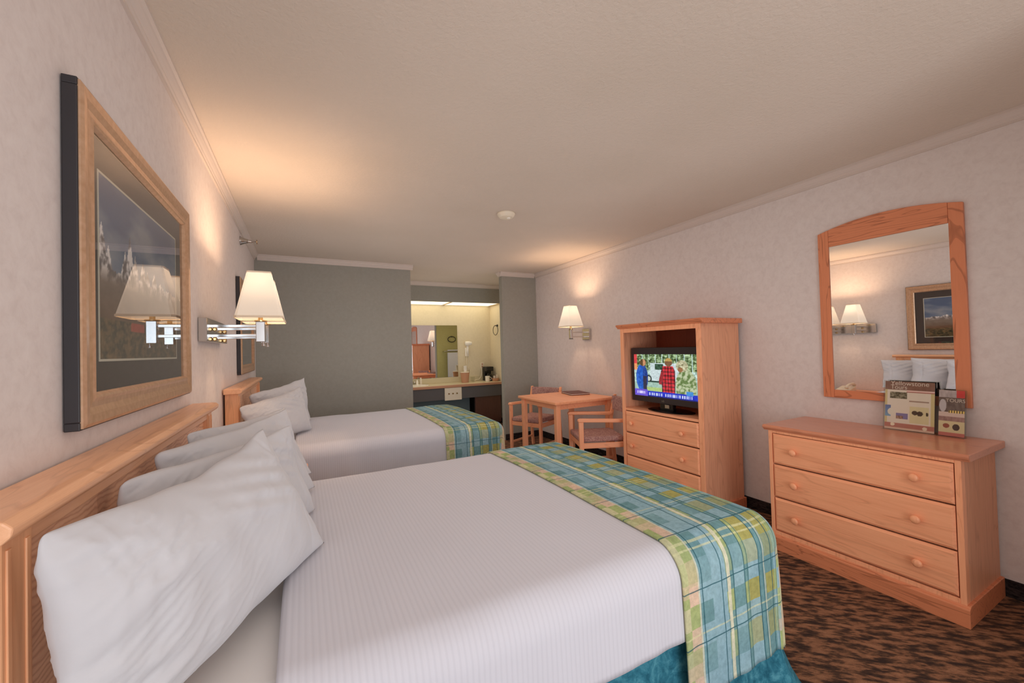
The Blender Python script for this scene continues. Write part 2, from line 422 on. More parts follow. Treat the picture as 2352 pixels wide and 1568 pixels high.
# wall behind the viewer with its window
X0, X1, Z0, Z1 = -.36, 1.66, .38, 2.12
struct('wall_front', B((LW, X0, FY-T, FY, 0, CZ), (X1, RW, FY-T, FY, 0, CZ), (X0, X1, FY-T, FY, 0, Z0), (X0, X1, FY-T, FY, Z1, CZ)), 'wall')
wf = struct('window_1', B((X0, X1, FY-.08, FY-.03, Z0, Z0+.05), (X0, X1, FY-.08, FY-.03, Z1-.05, Z1), (X0, X0+.05, FY-.08, FY-.03, Z0, Z1), (X1-.05, X1, FY-.08, FY-.03, Z0, Z1), (.62, .68, FY-.08, FY-.03, Z0, Z1)), 'white')
obj('pane', B((X0+.05, X1-.05, FY-.057, FY-.053, Z0+.05, Z1-.05)), 'glass', wf)

def crown_profile(d=.045, h=.062):
    return [(0, 0), (d, 0), (d, -.012), (d*.80, -.016), (d*.72, -.024), (d*.55, -.034), (d*.38, -.040), (d*.34, -.046), (d*.22, -.050), (d*.22, -h), (0, -h)]
def crown(name, kind, at, a, b, sgn):
    """kind 'x': runs along y on a wall at x=at; sgn = direction away from the wall"""
    bm = bmesh.new()
    if kind == 'x': prism(bm, [(at + sgn*p, CZ + q) for p, q in crown_profile()], 'y', a, b)
    else: prism(bm, [(at + sgn*p, CZ + q) for p, q in crown_profile()], 'x', a, b)
    return struct(name, bm, 'crown')
crown('trim_crown_left', 'x', LW, FY, BY-.0, 1)
crown('trim_crown_right', 'x', RW, FY, BY-.0, -1)
crown('trim_crown_back_left', 'y', BY, LW+.03, 1.262+.03, -1)
crown('trim_crown_back_right', 'y', BY, 2.585-.03, RW-.03, -1)
crown('trim_crown_pillar', 'x', 2.585, BY, BY+.11, -1)
crown('trim_crown_alcove', 'y', 6.42, .7, RW, -1)
for nm, bx in (('baseboard_left', (LW, LW+.012, FY, BY, 0, .085)), ('baseboard_right', (RW-.012, RW, FY, BY, 0, .085)),
               ('baseboard_back_left', (LW+.012, 1.262, BY-.012, BY, 0, .085)), ('baseboard_back_right', (2.585, RW-.012, BY-.012, BY, 0, .085)),
               ('baseboard_alcove_right', (RW-.012, RW, BY+.12, AY, 0, .085))):
    struct(nm, B(bx), 'base')

struct('wall_unseen_blocker', B((2.15, RW, -.14, -.02, 0, CZ)), 'wall')  # unseen wall added to keep window light off the dresser's side
# luminous ceiling over the vanity
for (a, b), lb in (((.74, 2.235), 'long lit diffuser panel over the sink end of the vanity'), ((2.255, 3.13), 'lit diffuser panel over the fridge end of the vanity')):
    t = thing('light_panel', lb, 'light', ((a+b)/2, 6.71, 2.13), 'lit panels over the vanity')
    obj('diffuser', B((a+.012, b-.012, 6.482, AY-.015, 2.137, 2.145)), 'panel', t)
    obj('frame', B((a, b, 6.4705, 6.483, 2.130, 2.15), (a, b, AY-.014, AY-.001, 2.130, 2.15), (a, a+.013, 6.4705, AY-.001, 2.130, 2.15), (b-.013, b, 6.4705, AY-.001, 2.130, 2.15)), 'shade_trim', t)

# ------------------------------------------------------------------ smoke detector, sprinkler
t = thing('smoke_detector', 'round white smoke detector on the ceiling', 'smoke detector', (1.51, 2.944, CZ))
bm = bmesh.new(); lathe(bm, [(.073, 0), (.075, -.008), (.068, -.022), (.055, -.036), (.030, -.040), (.002, -.041)][::-1], (1.51, 2.944, CZ), n=36)
obj('body', bm, 'ivory', t, smooth=False, bevel=.001)
bm = bmesh.new(); lathe(bm, [(.014, -.046), (.016, -.039)], (1.525, 2.93, CZ), n=16); obj('button', bm, 'white', t)
t = thing('sprinkler_head', 'chrome fire sprinkler on the left wall below the crown', 'sprinkler', (LW, 4.11, 2.31))
bm = bmesh.new(); lathe(bm, [(.038, 0), (.038, .004), (.03, .02), (.02, .045), (.016, .06)], (LW, 4.11, 2.31), 'x', 20); obj('escutcheon', bm, 'chrome', t, smooth=True)
bm = bmesh.new(); lathe(bm, [(.012, .05), (.012, .085), (.008, .09)], (LW, 4.11, 2.31), 'x', 12)
for s in (-1, 1): tube(bm, [(LW+.08, 4.11+.012*s, 2.31), (LW+.10, 4.11+.02*s, 2.31), (LW+.125, 4.11+.003*s, 2.31)], .003, 8)
obj('frame_arms', bm, 'nickel', t)
bm = bmesh.new(); lathe(bm, [(.020, .122), (.020, .126)], (LW, 4.11, 2.31), 'x', 16); obj('deflector', bm, 'brass', t)

# ------------------------------------------------------------------ lamps
def shade_parts(cx, cy, z0, z1, a0, a1, parent, gain=1.0):
    """square empire shade, a0/a1 half widths at bottom and top"""
    bm = bmesh.new(); n = 10
    def ring(a, z, ins=0):
        a -= ins; c = a*.12
        return [(cx+x*a, cy+y*a, z) for x, y in ()] or [
            (cx-a+c, cy-a, z), (cx+a-c, cy-a, z), (cx+a, cy-a+c, z), (cx+a, cy+a-c, z), (cx+a-c, cy+a, z), (cx-a+c, cy+a, z), (cx-a, cy+a-c, z), (cx-a, cy-a+c, z)]
    rs = []
    for i in range(n+1):
        t = i/n; a = a0 + (a1-a0)*t
        rs.append([bm.verts.new(p) for p in ring(a, z0+(z1-z0)*t)])
    for i in range(n):
        for k in range(8): bm.faces.new((rs[i][k], rs[i][(k+1) % 8], rs[i+1][(k+1) % 8], rs[i+1][k]))
    s = obj('lamp_shade', bm, 'shade', parent)
    md = s.modifiers.new('solid', 'SOLIDIFY'); md.thickness = .0012
    for (a, z, h) in ((a0+.0012, z0-.001, .012), (a1+.0012, z1-.009, .010)):
        bm = bmesh.new()
        r = [[bm.verts.new(p) for p in ring(a+o_, zz)] for o_, zz in ((0, z), (0, z+h), (-.003, z+h), (-.003, z))]
        for i in range(4):
            for k in range(8): bm.faces.new((r[i][k], r[i][(k+1) % 8], r[(i+1) % 4][(k+1) % 8], r[(i+1) % 4][k]))
        obj('trim', bm, 'shade_trim', s)
    bm = bmesh.new(); zb = z0 + (z1-z0)*.5
    lathe(bm, [(.004, zb-.05), (.016, zb-.045), (.018, zb-.02), (.024, zb), (.029, zb+.03), (.022, zb+.05), (.004, zb+.06)], (cx, cy, 0), n=16)
    bu = obj('bulb', bm, 'bulb', parent, smooth=True)
    ld = bpy.data.lights.new('bulb_light', 'POINT'); ld.energy = LAMP_W*gain; ld.color = LAMP_COL; ld.shadow_soft_size = .028
    lo = bpy.data.objects.new('bulb_light', ld); C.objects.link(lo); lo.parent = parent
    lo.location = Vector((cx, cy, zb+.075)) - org(parent)
    return s
# double wall lamp between the beds
t = thing('double_wall_lamp', 'chrome double wall lamp with two white square shades between the beds', 'lamp', (LW, 2.79, 1.46))
obj('backplate', B((LW, LW+.038, 2.49, 3.09, 1.402, 1.522)), 'chrome', t, bevel=.004)
for cy in (2.64, 2.94):
    cx = -.205
    for z in (1.435, 1.487):
        bm = bmesh.new(); box(bm, LW+.036, cx-.02, cy-.009, cy+.009, z-.008, z+.008)
        obj('arm', bm, 'chrome', t, bevel=.002)
        bm = bmesh.new(); lathe(bm, [(.009, 0), (.011, .004), (.011, .014), (.006, .017)], (LW+.048, cy, z-.018), '-y', 14)
        obj('knob', bm, 'brass', t)
    po = obj('post', B((cx-.022, cx+.022, cy-.022, cy+.022, 1.398, 1.512)), 'chrome', t, bevel=.003)
    bm = bmesh.new(); lathe(bm, [(.032, 1.512), (.032, 1.518), (.012, 1.520), (.012, 1.60), (.016, 1.602), (.016, 1.64)], (cx, cy, 0), n=20)
    obj('socket', bm, 'brass', po)
    bm = bmesh.new(); lathe(bm, [(.005, 1.398), (.005, 1.388), (.010, 1.386), (.010, 1.378), (.004, 1.375)][::-1], (cx+.012, cy, 0), n=12)
    obj('switch', bm, 'nickel', po)
    shade_parts(cx, cy, 1.527, 1.785, .112, .056, t, .88)
# single lamp by the table
t = thing('wall_lamp', 'single brushed metal wall lamp with a square shade above the round-cornered oak table', 'lamp', (RW, 4.02, 1.48))
t['label'] = 'single wall lamp with one white square shade on the wall above the table'
obj('backplate', B((RW-.03, RW, 3.95, 4.09, 1.405, 1.545)), 'nickel', t, bevel=.005)
cx, cy = 2.905, 4.0
for z in (1.445, 1.50):
    obj('arm', B((cx+.015, RW-.029, cy+.01, cy+.028, z-.008, z+.008)), 'nickel', t, bevel=.002)
po = obj('post', B((cx-.018, cx+.018, cy-.001, cy+.035, 1.425, 1.535)), 'nickel', t, bevel=.003)
bm = bmesh.new(); lathe(bm, [(.03, 1.535), (.03, 1.540), (.012, 1.542), (.012, 1.64)], (cx, cy+.017, 0), n=20); obj('socket', bm, 'brass', po)
bm = bmesh.new(); lathe(bm, [(.026, 1.417), (.026, 1.423)], (cx, cy+.017, 0), n=16); obj('switch', bm, 'black', po)
shade_parts(cx, cy+.017, 1.565, 1.825, .116, .058, t, 1.25)

# ------------------------------------------------------------------ framed pictures
def fbm(x, y, s, o=0):
    return mnoise.fractal((x*s+o, y*s-o, o*.7), 1.0, 2.0, 5)
def peaks(u, v):
    """snowy granite peaks above a brown valley with a small red barn"""
    sky = Vector((78, 98, 128)).lerp(Vector((138, 146, 156)), min(1, max(0, fbm(u*1.4, v*2.2, 2.2, 3)*1.1+.35)))
    ridge = .50 + .05*fbm(u, 0, 5, 1)
    for c, h, wd in ((.02, .24, .065), (.08, .13, .04), (.30, .26, .055), (.25, .15, .05), (.36, .15, .05), (.46, .16, .05), (.52, .09, .05), (.62, .10, .05), (.72, .05, .08), (.88, .03, .12)):
        ridge = max(ridge, .50 + h*(1-min(1, abs(u-c)/wd)**1.1) + .012*fbm(u, 0, 40, c))
    haze = Vector((126, 110, 96))
    if v > ridge: return sky
    if v > .40:
        k = fbm(u, v, 18, 5) + .5*fbm(u*2.2, v*.8, 30, 9)
        rock = Vector((104, 98, 98)).lerp(Vector((244, 238, 232)), min(1, max(0, .55+k*1.5)))
        f = min(1, max(0, (.52-v)/.10)); return rock.lerp(haze, f)
    if v > .22:
        f = (v-.22)/.18; return Vector((104, 80, 60)).lerp(haze, f) + Vector((1,1,1))*10*fbm(u, v, 12, 2)
    # barn
    if .30 < u < .47 and .165 < v < .215 + .03*(1-abs(u-.385)/.085): return Vector((168, 74, 54)) + Vector((1,1,1))*14*fbm(u, v, 40, 6)
    g = fbm(u, v*1.4, 26, 8)
    return Vector((112, 92, 60)).lerp(Vector((60, 58, 40)), min(1, max(0, .5+g*1.4))) + Vector((1,.9,.7))*20*fbm(u, v*.6, 60, 4)
def valley(u, v):
    if v > .45: return Vector((88, 120, 150)).lerp(Vector((190, 190, 180)), max(0, min(1, .5+fbm(u, v, 3, 12)+.8*(.6-v))))
    if v > .30 + .08*math.sin(u*9): return Vector((150, 150, 140)) + Vector((1,1,1))*60*fbm(u, v, 14, 7)
    return Vector((66, 74, 46)).lerp(Vector((150, 120, 70)), max(0, min(1, .5+fbm(u, v, 16, 1))))
def framed(y0, y1, z0, z1, fn, label, dep=.030):
    t = thing('framed_picture', label, 'picture', (LW, (y0+y1)/2, z0), 'framed landscape photographs over the beds')
    xf = LW + dep
    # dark outer box
    w_ = .018
    obj('frame_edge', B((LW+.002, xf-.002, y0, y1, z0, z0+w_), (LW+.002, xf-.002, y0, y1, z1-w_, z1), (LW+.002, xf-.002, y0, y0+w_, z0+w_, z1-w_), (LW+.002, xf-.002, y1-w_, y1, z0+w_, z1-w_)), 'darkframe', t, bevel=.002)
    # champagne moulding: mitred profile
    prof = [(.004, 0), (.004, .004), (.012, .008), (.030, .006), (.046, .001), (.058, .002), (.066, .005), (.072, .003), (.078, -.006), (.078, -.016), (.004, -.016)]
    bm = bmesh.new(); rings = []
    for (d, h) in prof:
        x = xf + h - .002
        rings.append([bm.verts.new(p) for p in ((x, y0+d, z0+d), (x, y1-d, z0+d), (x, y1-d, z1-d), (x, y0+d, z1-d))])
    n = len(rings)
    for i in range(n):
        for k in range(4): bm.faces.new((rings[i][k], rings[i][(k+1) % 4], rings[(i+1) % n][(k+1) % 4], rings[(i+1) % n][k]))
    obj('moulding', bm, 'gold', t)
    i0, i1, j0, j1 = y0+.076, y1-.076, z0+.076, z1-.076
    obj('mat_board', B((xf-.018, xf-.014, i0, i1, j0, j1)), 'mat_board', t)
    p0, p1, q0, q1 = i0+.058, i1-.085, j0+.080, j1-.085
    ph = canvas('photograph', (xf-.0125, p0, q0), (0, p1-p0, 0), (0, 0, q1-q0), 150, 110, fn, 'art', t)
    e = .006
    obj('bevel_line', B((xf-.0135, xf-.0120, p0-e, p1+e, q0-e, q0), (xf-.0135, xf-.0120, p0-e, p1+e, q1, q1+e), (xf-.0135, xf-.0120, p0-e, p0, q0, q1), (xf-.0135, xf-.0120, p1, p1+e, q0, q1)), 'matwhite', ph)
    obj('glass', B((xf-.0085, xf-.0075, i0, i1, j0, j1)), 'glass', t)
framed(1.215, 2.185, 1.170, 1.952, peaks, 'large framed mountain photograph over the nearer bed')
framed(3.81, 4.78, 1.172, 1.955, valley, 'framed landscape photograph over the farther bed, half behind the lamp')

# ------------------------------------------------------------------ headboards
def headboard(y0, y1, label):
    t = thing('headboard', label, 'headboard', (LW+.02, (y0+y1)/2, 0), 'oak headboards')
    a, b = y0+.028, y1-.028; xb, xf = LW+.012, -.375
    bm = bmesh.new(); prism(bm, [(xb-.004, 1.078), (xf+.012, 1.078), (xf+.022, 1.088), (xf+.024, 1.100), (xf+.014, 1.110), (xf, 1.112), (xb-.004, 1.112)], 'y', y0, y1)
    obj('top_cap', bm, 'hboak_y', t, bevel=.003)
    for ya, yb in ((a, a+.075), (b-.075, b)):
        obj('post', B((xb, xf, ya, yb, 0, 1.078)), 'hboak_z', t, bevel=.003)
        s = B((xf-.001, xf+.0025, ya+.010, ya+.020, .02, 1.06), (xf-.001, xf+.0025, yb-.020, yb-.010, .02, 1.06))
        obj('bead', s, 'hboak_z', t, bevel=.0012)
    obj('top_rail', B((xb+.01, xf-.004, a+.075, b-.075, 1.048, 1.078)), 'hboak_y', t, bevel=.002)
    obj('panel', B((xb+.02, xf-.018, a+.075, b-.075, .30, 1.0475)), 'hbpanel', t)
headboard(.80, 2.315, 'oak headboard of the nearer bed')
headboard(3.125, 4.64, 'oak headboard of the farther bed')

# ------------------------------------------------------------------ beds
def drape(bm, uvl, x0, x1, xfoot, ya, yb, z, drop_n, drop_f, drop_foot, r=.085, off=0.0, nx=80, ny=120, seed=0, wr=.004, flat_edge=True):
    """cloth over a bed top. returns nothing; x0 head side edge, xfoot = foot edge of the top."""
    top = z + off
    sx = [x0 + (x1-x0)*i/nx for i in range(nx+1)]
    L_across = (yb-ya) + drop_n + drop_f
    def fall(Lr):
        q = r*PI/2; rr = r + off
        if Lr <= 0: return 0, 0
        if Lr < q: a = Lr/r; return rr*math.sin(a), rr*(1-math.cos(a))
        return rr + .018*(Lr-q)/.4, rr + (Lr-q)
    grid = []
    for j in range(ny+1):
        t = -drop_n + L_across*j/ny
        row = []
        for s in sx:
            fx = max(0, s-(xfoot-r)) if drop_foot else 0
            fyn = max(0, r-t); fyf = max(0, t-((yb-ya)-r))
            fy = max(fyn, fyf); sg = -1 if fyn > fyf else 1
            Lr = (fx**4+fy**4)**.25 if (fx > 0 and fy > 0) else max(fx, fy)
            h, d = fall(Lr)
            hyp = math.hypot(fx, fy) or 1
            px = min(s, xfoot-r) if drop_foot else s
            py = min(max(t, r), (yb-ya)-r)
            px += h*fx/hyp; py += sg*h*fy/hyp
            n1 = mnoise.noise((s*5+seed, t*3, seed)) * wr
            n2 = mnoise.noise((s*14+seed, t*1.3, 3+seed)) * wr * min(1, max(0, (Lr-.12)/.25)) * 2.2
            pz = top - d + (n1 if Lr < .05 else 0)
            # gentle swell of the top
            if fy <= 0 or True:
                cc = max(0, 1-((t-(yb-ya)/2)/((yb-ya)/2))**2); pz += .012*cc*(1 if Lr < .15 else max(0, 1-(Lr-.15)/.1))
            if fy > fx: py += sg*n2
            else: px += n2
            v = bm.verts.new((px, ya+py, pz)); row.append((v, (s-x0, t)))
        grid.append(row)
    for j in range(ny):
        for i in range(nx):
            q = (grid[j][i], grid[j][i+1], grid[j+1][i+1], grid[j+1][i])
            f = bm.faces.new([v for v, _ in q]); f.smooth = True
            for lp, (_, uv_) in zip(f.loops, q): lp[uvl].uv = uv_
def cloth_obj(name, m, label, cat, group, thick=.006, **k):
    bm = bmesh.new(); uvl = bm.loops.layers.uv.new('UVMap'); drape(bm, uvl, **k)
    me = bpy.data.meshes.new(name); bmesh.ops.recalc_face_normals(bm, faces=bm.faces[:]); bm.to_mesh(me); bm.free()
    o = link(name, me, m); sd = o.modifiers.new('solid', 'SOLIDIFY'); sd.thickness = thick; sd.offset = 0
    tag(o, label, cat, group); return o

def rounded_box(x0, x1, y0, y1, z0, z1, m, name, parent, bev):
    return obj(name, B((x0, x1, y0, y1, z0, z1)), m, parent, bevel=bev, seg=5, smooth=False)
def make_bed(ya, yb, which, n):
    yc = (ya+yb)/2
    t = thing('bed', ('nearer' if n == 1 else 'farther') + ' double bed with white mattress and teal pleated skirt', 'bed', (.56, yc, 0), 'double beds')
    obj('mattress', B((-.355, 1.455, ya+.045, yb-.045, .44, .680)), 'sheet', t, bevel=.07, seg=6)
    obj('box_spring', B((-.355, 1.45, ya+.05, yb-.05, .12, .438)), 'sheet', t, bevel=.02)
    for lx in (-.3, 1.38):
        for ly in (ya+.12, yb-.12):
            bm = bmesh.new(); lathe(bm, [(.028, 0), (.022, .12)], (lx, ly, 0), n=14); obj('leg', bm, 'black', t)
    # skirt: pleated strip round near side, foot, far side
    bm = bmesh.new(); path = []
    xf = 1.462; y0, y1 = ya+.042, yb-.042
    def seg_(a, b, k):
        for i in range(k): path.append((a[0]+(b[0]-a[0])*i/k, a[1]+(b[1]-a[1])*i/k))
    seg_((-.35, y0), (xf-.01, y0), 120); path.append((xf, y0)); seg_((xf, y0+.01), (xf, y1-.01), 90); seg_((xf, y1), (-.35, y1), 120); path.append((-.35, y1))
    rows = []
    for kz in range(9):
        f = kz/8; z = .52 - (.52-.018)*f; row = []
        for i, (x, y) in enumerate(path):
            dc = math.hypot(x-xf, y-y0); dc2 = math.hypot(x-xf, y-y1)
            fl = .012 + .03*f
            if x >= xf-1e-6: nx_, ny_ = 1, 0
            else: nx_, ny_ = 0, (-1 if y < (ya+yb)/2 else 1)
            wv_ = .5+.5*math.sin(i*.55 + 1.3*math.sin(i*.09))
            o_ = (.004 + .014*f)*wv_ + .026*f
            cr = max(0, 1-min(dc, dc2)/.16)
            o_ += cr*.070*f**3*(.4+.6*abs(math.sin(min(dc, dc2)*26+.7)))
            px_, py_ = x + nx_*o_, y + ny_*o_
            if cr > 0:   # corner pleat flares out diagonally
                px_ += .085*f**3*cr; py_ += (.030*f**3*cr)*(-1 if dc < dc2 else 1)
            row.append(bm.verts.new((px_, py_, z)))
        rows.append(row)
    for a in range(8):
        for i in range(len(path)-1):
            fc = bm.faces.new((rows[a][i], rows[a][i+1], rows[a+1][i+1], rows[a+1][i])); fc.smooth = True
    sk = obj('bed_skirt', bm, 'skirt', t); s = sk.modifiers.new('solid', 'SOLIDIFY'); s.thickness = .003
    w = 'nearer' if n == 1 else 'farther'
    cloth_obj('coverlet', 'coverlet', 'white finely striped coverlet spread on the ' + w + ' bed', 'bedspread', 'white coverlets', thick=.008,
              x0=-.055, x1=1.50+.13, xfoot=1.50, ya=ya+.012, yb=yb-.012, z=.702, drop_n=.21, drop_f=.21, drop_foot=True, off=0, nx=110, ny=110, seed=n*7.3, wr=.0045)
    cloth_obj('bed_runner', 'plaid', 'green and teal plaid bed runner across the foot of the ' + w + ' bed', 'bed runner', 'plaid bed runners', thick=.005,
              x0=.975, x1=1.50+.26, xfoot=1.500, ya=ya+.012, yb=yb-.012, z=.702, drop_n=.385, drop_f=.36, drop_foot=True, off=.010, nx=80, ny=150, seed=n*7.3, wr=.0045)
make_bed(.832, 2.28, '', 1)
make_bed(3.02, 4.47, '', 2)

# ------------------------------------------------------------------ pillows
def pillow(c00, c10, c11, c01, th, seed, label, group, bow=.10):
    """c00 near-bottom, c10 far-bottom, c11 far-top, c01 near-top"""
    c00, c10, c11, c01 = map(Vector, (c00, c10, c11, c01))
    ctr = (c00+c10+c11+c01)/4
    NU, NV = 110, 80
    bm = bmesh.new()
    nrm0 = ((c10-c00)+(c11-c01)).cross((c01-c00)+(c11-c10)).normalized()
    def P(u, v, side):
        # edges bow inwards between the corners
        bu = 1 - .075*(1-(2*v-1)**2)**1.0; bv = 1 - (bow if v > .5 else .06)*(1-(2*u-1)**2)**1.0
        cf = (abs(2*u-1)*abs(2*v-1))**7 * (.085 if u < .5 else .015)
        uu = .5 + (u-.5)*bu*(1-cf); vv = .5 + (v-.5)*bv*(1-cf)
        vv += mnoise.noise((u*7, seed, 1.0+(v > .5)))*.016*abs(2*v-1)**3
        uu += mnoise.noise((v*6, seed, 7.0+(u > .5)))*.012*abs(2*u-1)**3
        p = (c00*(1-uu)+c10*uu)*(1-vv) + (c01*(1-uu)+c11*uu)*vv
        a, b = abs(2*u-1), abs(2*v-1)
        h = max(0, (1-a**2.4)*(1-b**2.2))**.62
        k = mnoise.noise((u*3.2+seed, v*2.4, seed))*.020 + mnoise.noise((u*8+seed, v*5, 5+seed))*.007
        # folds that run in from the corners and short edges
        rad = min(math.hypot(u, v-1), math.hypot(u-1, v-1), math.hypot(u, v))
        k += .013*math.sin((v*26+mnoise.noise((u*5, v*5, seed))*5))*max(0, 1-u/.22)*h**.5
        k += .007*math.sin(((u-v)*40+mnoise.noise((u*4, v*4, seed+2))*6))*max(0, 1-rad/.42)*h**.4
        k += .007*math.sin((u+v*1.5)*30+seed)*max(0, 1-math.hypot(u-.75, v-.8)/.4)*h**.5
        wx, wy = u + .05*mnoise.noise((u*3, v*3, seed+4)), v + .05*mnoise.noise((u*3, v*3, seed+8))
        rg = 1-abs(mnoise.noise((wx*5+wy*4, (wy-wx)*15, seed+1)))*2
        k += .0048*max(0, rg)**4*min(1, .25+max(0, 1-rad/.6)+max(0, 1-u/.3)*1.2)
        k += .006*max(0, 1-abs(mnoise.noise((v*2.2+seed, u*17, 2)))*3)**2*max(0, 1-u/.25)
        hem = math.exp(-((u-.885)/.010)**2)*-.0045
        d = th/2*h + (k+hem)*h**.5*1.0
        sag = mnoise.noise((u*2, v*2, seed+9))*.012
        return p + nrm0*(side*d + sag)
    gs = {}
    for side in (1, -1):
        for j in range(NV+1):
            for i in range(NU+1):
                if side == -1 and (i in (0, NU) or j in (0, NV)): gs[(side, i, j)] = gs[(1, i, j)]
                else: gs[(side, i, j)] = bm.verts.new(P(i/NU, j/NV, side) - ctr)
        for j in range(NV):
            for i in range(NU):
                q = [gs[(side, i, j)], gs[(side, i+1, j)], gs[(side, i+1, j+1)], gs[(side, i, j+1)]]
                if side == -1: q = q[::-1]
                f = bm.faces.new(q); f.smooth = True
    o = obj('pillow', bm, 'pillow'); o.location = ctr
    return tag(o, label, 'pillow', group)
g1, g2 = 'white pillows on the nearer bed', 'white pillows on the farther bed'
pillow((-.30,.77,.722), (.055,1.43,.722), (-.110,1.44,1.105), (-.340,.79,1.095), .17, 1.0, 'large white pillow nearest the viewer, in front of the others on the nearer bed', g1, bow=.2)
pillow((-.30,1.15,.722), (.035,1.755,.722), (-.045,1.75,1.06), (-.36,1.115,1.075), .11, 2.2, 'second white pillow from the viewer on the nearer bed, behind the largest', g1)
pillow((-.29,1.42,.722), (.045,2.04,.722), (-.075,2.055,1.085), (-.365,1.395,1.078), .112, 3.7, 'third white pillow from the viewer on the nearer bed', g1)
pillow((-.29,1.745,.722), (.035,2.29,.722), (-.085,2.34,1.06), (-.368,1.715,1.075), .092, 5.1, 'farthest white pillow on the nearer bed, beside the night stand', g1)
pillow((-.30,3.10,.722), (.055,3.62,.722), (-.02,3.72,1.06), (-.375,3.10,1.00), .17, 6.4, 'front white pillow on the farther bed, nearer the night stand', g2)
pillow((-.30,3.58,.722), (.06,4.14,.722), (.015,4.20,1.11), (-.365,3.55,1.04), .15, 7.9, 'rear white pillow on the farther bed, next to the grey wall', g2)

# ------------------------------------------------------------------ nightstand and phone between the beds
t = thing('nightstand', 'oak nightstand between the two beds, under the double lamp', 'nightstand', (-.2, 2.65, 0))
obj('body', B((-.44, .0, 2.42, 2.88, .06, .60)), 'oakside', t, bevel=.003)
obj('top', B((-.445, .02, 2.40, 2.90, .60, .63)), 'oak_y', t, bevel=.008)
obj('plinth', B((-.44, .01, 2.41, 2.89, 0, .06)), 'oak_y', t, bevel=.004)
for z0_ in (.10, .35):
    d = obj('drawer', B((.0005, .018, 2.445, 2.855, z0_, z0_+.22)), 'oak_y', t, bevel=.005)
    bm = bmesh.new(); lathe(bm, [(.008, 0), (.008, .012), (.017, .018), (.015, .026), (.004, .03)], (.018, 2.65, z0_+.11), 'x', 16); obj('knob', bm, 'oak_y', d, smooth=True)
t = thing('telephone', 'ivory telephone on the nightstand', 'telephone', (-.2, 2.76, .63))
bm = bmesh.new(); prism(bm, [(-.30, .63), (-.09, .63), (-.09, .645), (-.30, .69)], 'y', 2.68, 2.84); obj('base', bm, 'ivory', t, bevel=.006)
bm = bmesh.new(); tube(bm, [(-.31, 2.705, .70), (-.29, 2.705, .725), (-.2, 2.705, .725), (-.12, 2.705, .705), (-.10, 2.705, .675)], [.022, .016, .013, .016, .022], 12); obj('handset', bm, 'ivory', t, smooth=True)

# ------------------------------------------------------------------ drawers and knobs
def knob(cx, cy, cz, parent, m='oak_z', s=1.0):
    bm = bmesh.new(); lathe(bm, [(.009*s, 0), (.008*s, .010), (.012*s, .016), (.0195*s, .021), (.020*s, .027), (.014*s, .033), (.003*s, .035)], (cx, cy, cz), '-x', 20)
    obj('knob', bm, m, parent, smooth=True)
def drawer(xf, y0, y1, z0, z1, knobs, parent, m='oak_y'):
    bm = bmesh.new()
    # raised front with a moulded edge
    e, d = .012, .016
    prof = [(0, 0), (0, -.006), (e*.5, -.011), (e, -.016)]
    rings = []
    for (i_, dx) in prof:
        rings.append([bm.verts.new(p) for p in ((xf+dx, y0+i_, z0+i_), (xf+dx, y1-i_, z0+i_), (xf+dx, y1-i_, z1-i_), (xf+dx, y0+i_, z1-i_))])
    bm.faces.new(rings[0]); bm.faces.new(rings[-1])
    for i in range(len(rings)-1):
        for k in range(4): bm.faces.new((rings[i][k], rings[i][(k+1) % 4], rings[i+1][(k+1) % 4], rings[i+1][k]))
    o = obj('drawer', bm, m, parent)
    for (ky, kz) in knobs: knob(xf-.016, ky, kz, o)

# dresser
t = thing('dresser', 'low three-drawer oak dresser under the arched mirror', 'dresser', (2.9, 1.13, 0))
xf = 2.678
obj('carcass', B((xf+.032, 3.135, .703, 1.562, .05, .752)), 'oakside', t, bevel=.002)
obj('face_frame', B((xf-.012, xf+.0315, .702, .724, .09, .755), (xf-.012, xf+.0315, 1.541, 1.563, .09, .755), (xf-.012, xf+.0315, .724, 1.541, .738, .755), (xf-.012, xf+.0315, .724, 1.541, .09, .117)), 'oak_z', t, bevel=.002)
for z0_, z1_ in ((.546, .734), (.336, .538), (.124, .328)):
    drawer(xf-.002, .728, 1.537, z0_, z1_, [(.858, (z0_+z1_)/2), (1.408, (z0_+z1_)/2)], t)
bm = bmesh.new(); prism(bm, [(2.664, .752), (2.662, .760), (2.652, .764), (2.648, .773), (2.650, .782), (2.658, .787), (3.158, .787), (3.158, .752)], 'y', .672, 1.592)
obj('top', bm, 'dresstop', t, bevel=.006, seg=3)
bm = bmesh.new(); prism(bm, [(2.650, 0), (2.650, .083), (2.655, .088), (2.660, .089), (2.666, .096), (2.676, .099), (3.140, .099), (3.140, 0)], 'y', .690, 1.575)
obj('plinth', bm, 'oakred_y', t, bevel=.003)

# armoire
t = thing('television_armoire', 'tall oak armoire with an open television bay above its drawers', 'armoire', (2.9, 2.465, 0))
xf, xb, y0, y1 = 2.672, 3.12, 2.035, 2.895
obj('side_panel', B((xf, xb, y0, y0+.022, .05, 1.478)), 'oakside', t, bevel=.001)
obj('side_panel', B((xf, xb, y1-.022, y1, .05, 1.478)), 'oakside', t, bevel=.001)
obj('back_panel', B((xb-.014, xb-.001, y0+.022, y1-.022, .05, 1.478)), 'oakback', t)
obj('shelf', B((xf-.008, xb-.015, y0+.0225, y1-.0225, .722, .744)), 'oak_y', t, bevel=.004)
obj('face_frame', B((xf-.014, xf-.0005, y0, y0+.038, .08, 1.478), (xf-.014, xf-.0005, y1-.038, y1, .08, 1.478), (xf-.014, xf-.0005, y0+.038, y1-.038, 1.440, 1.478), (xf-.012, xf-.0005, y0+.038, y1-.038, .08, .106)), 'oak_z', t, bevel=.002)
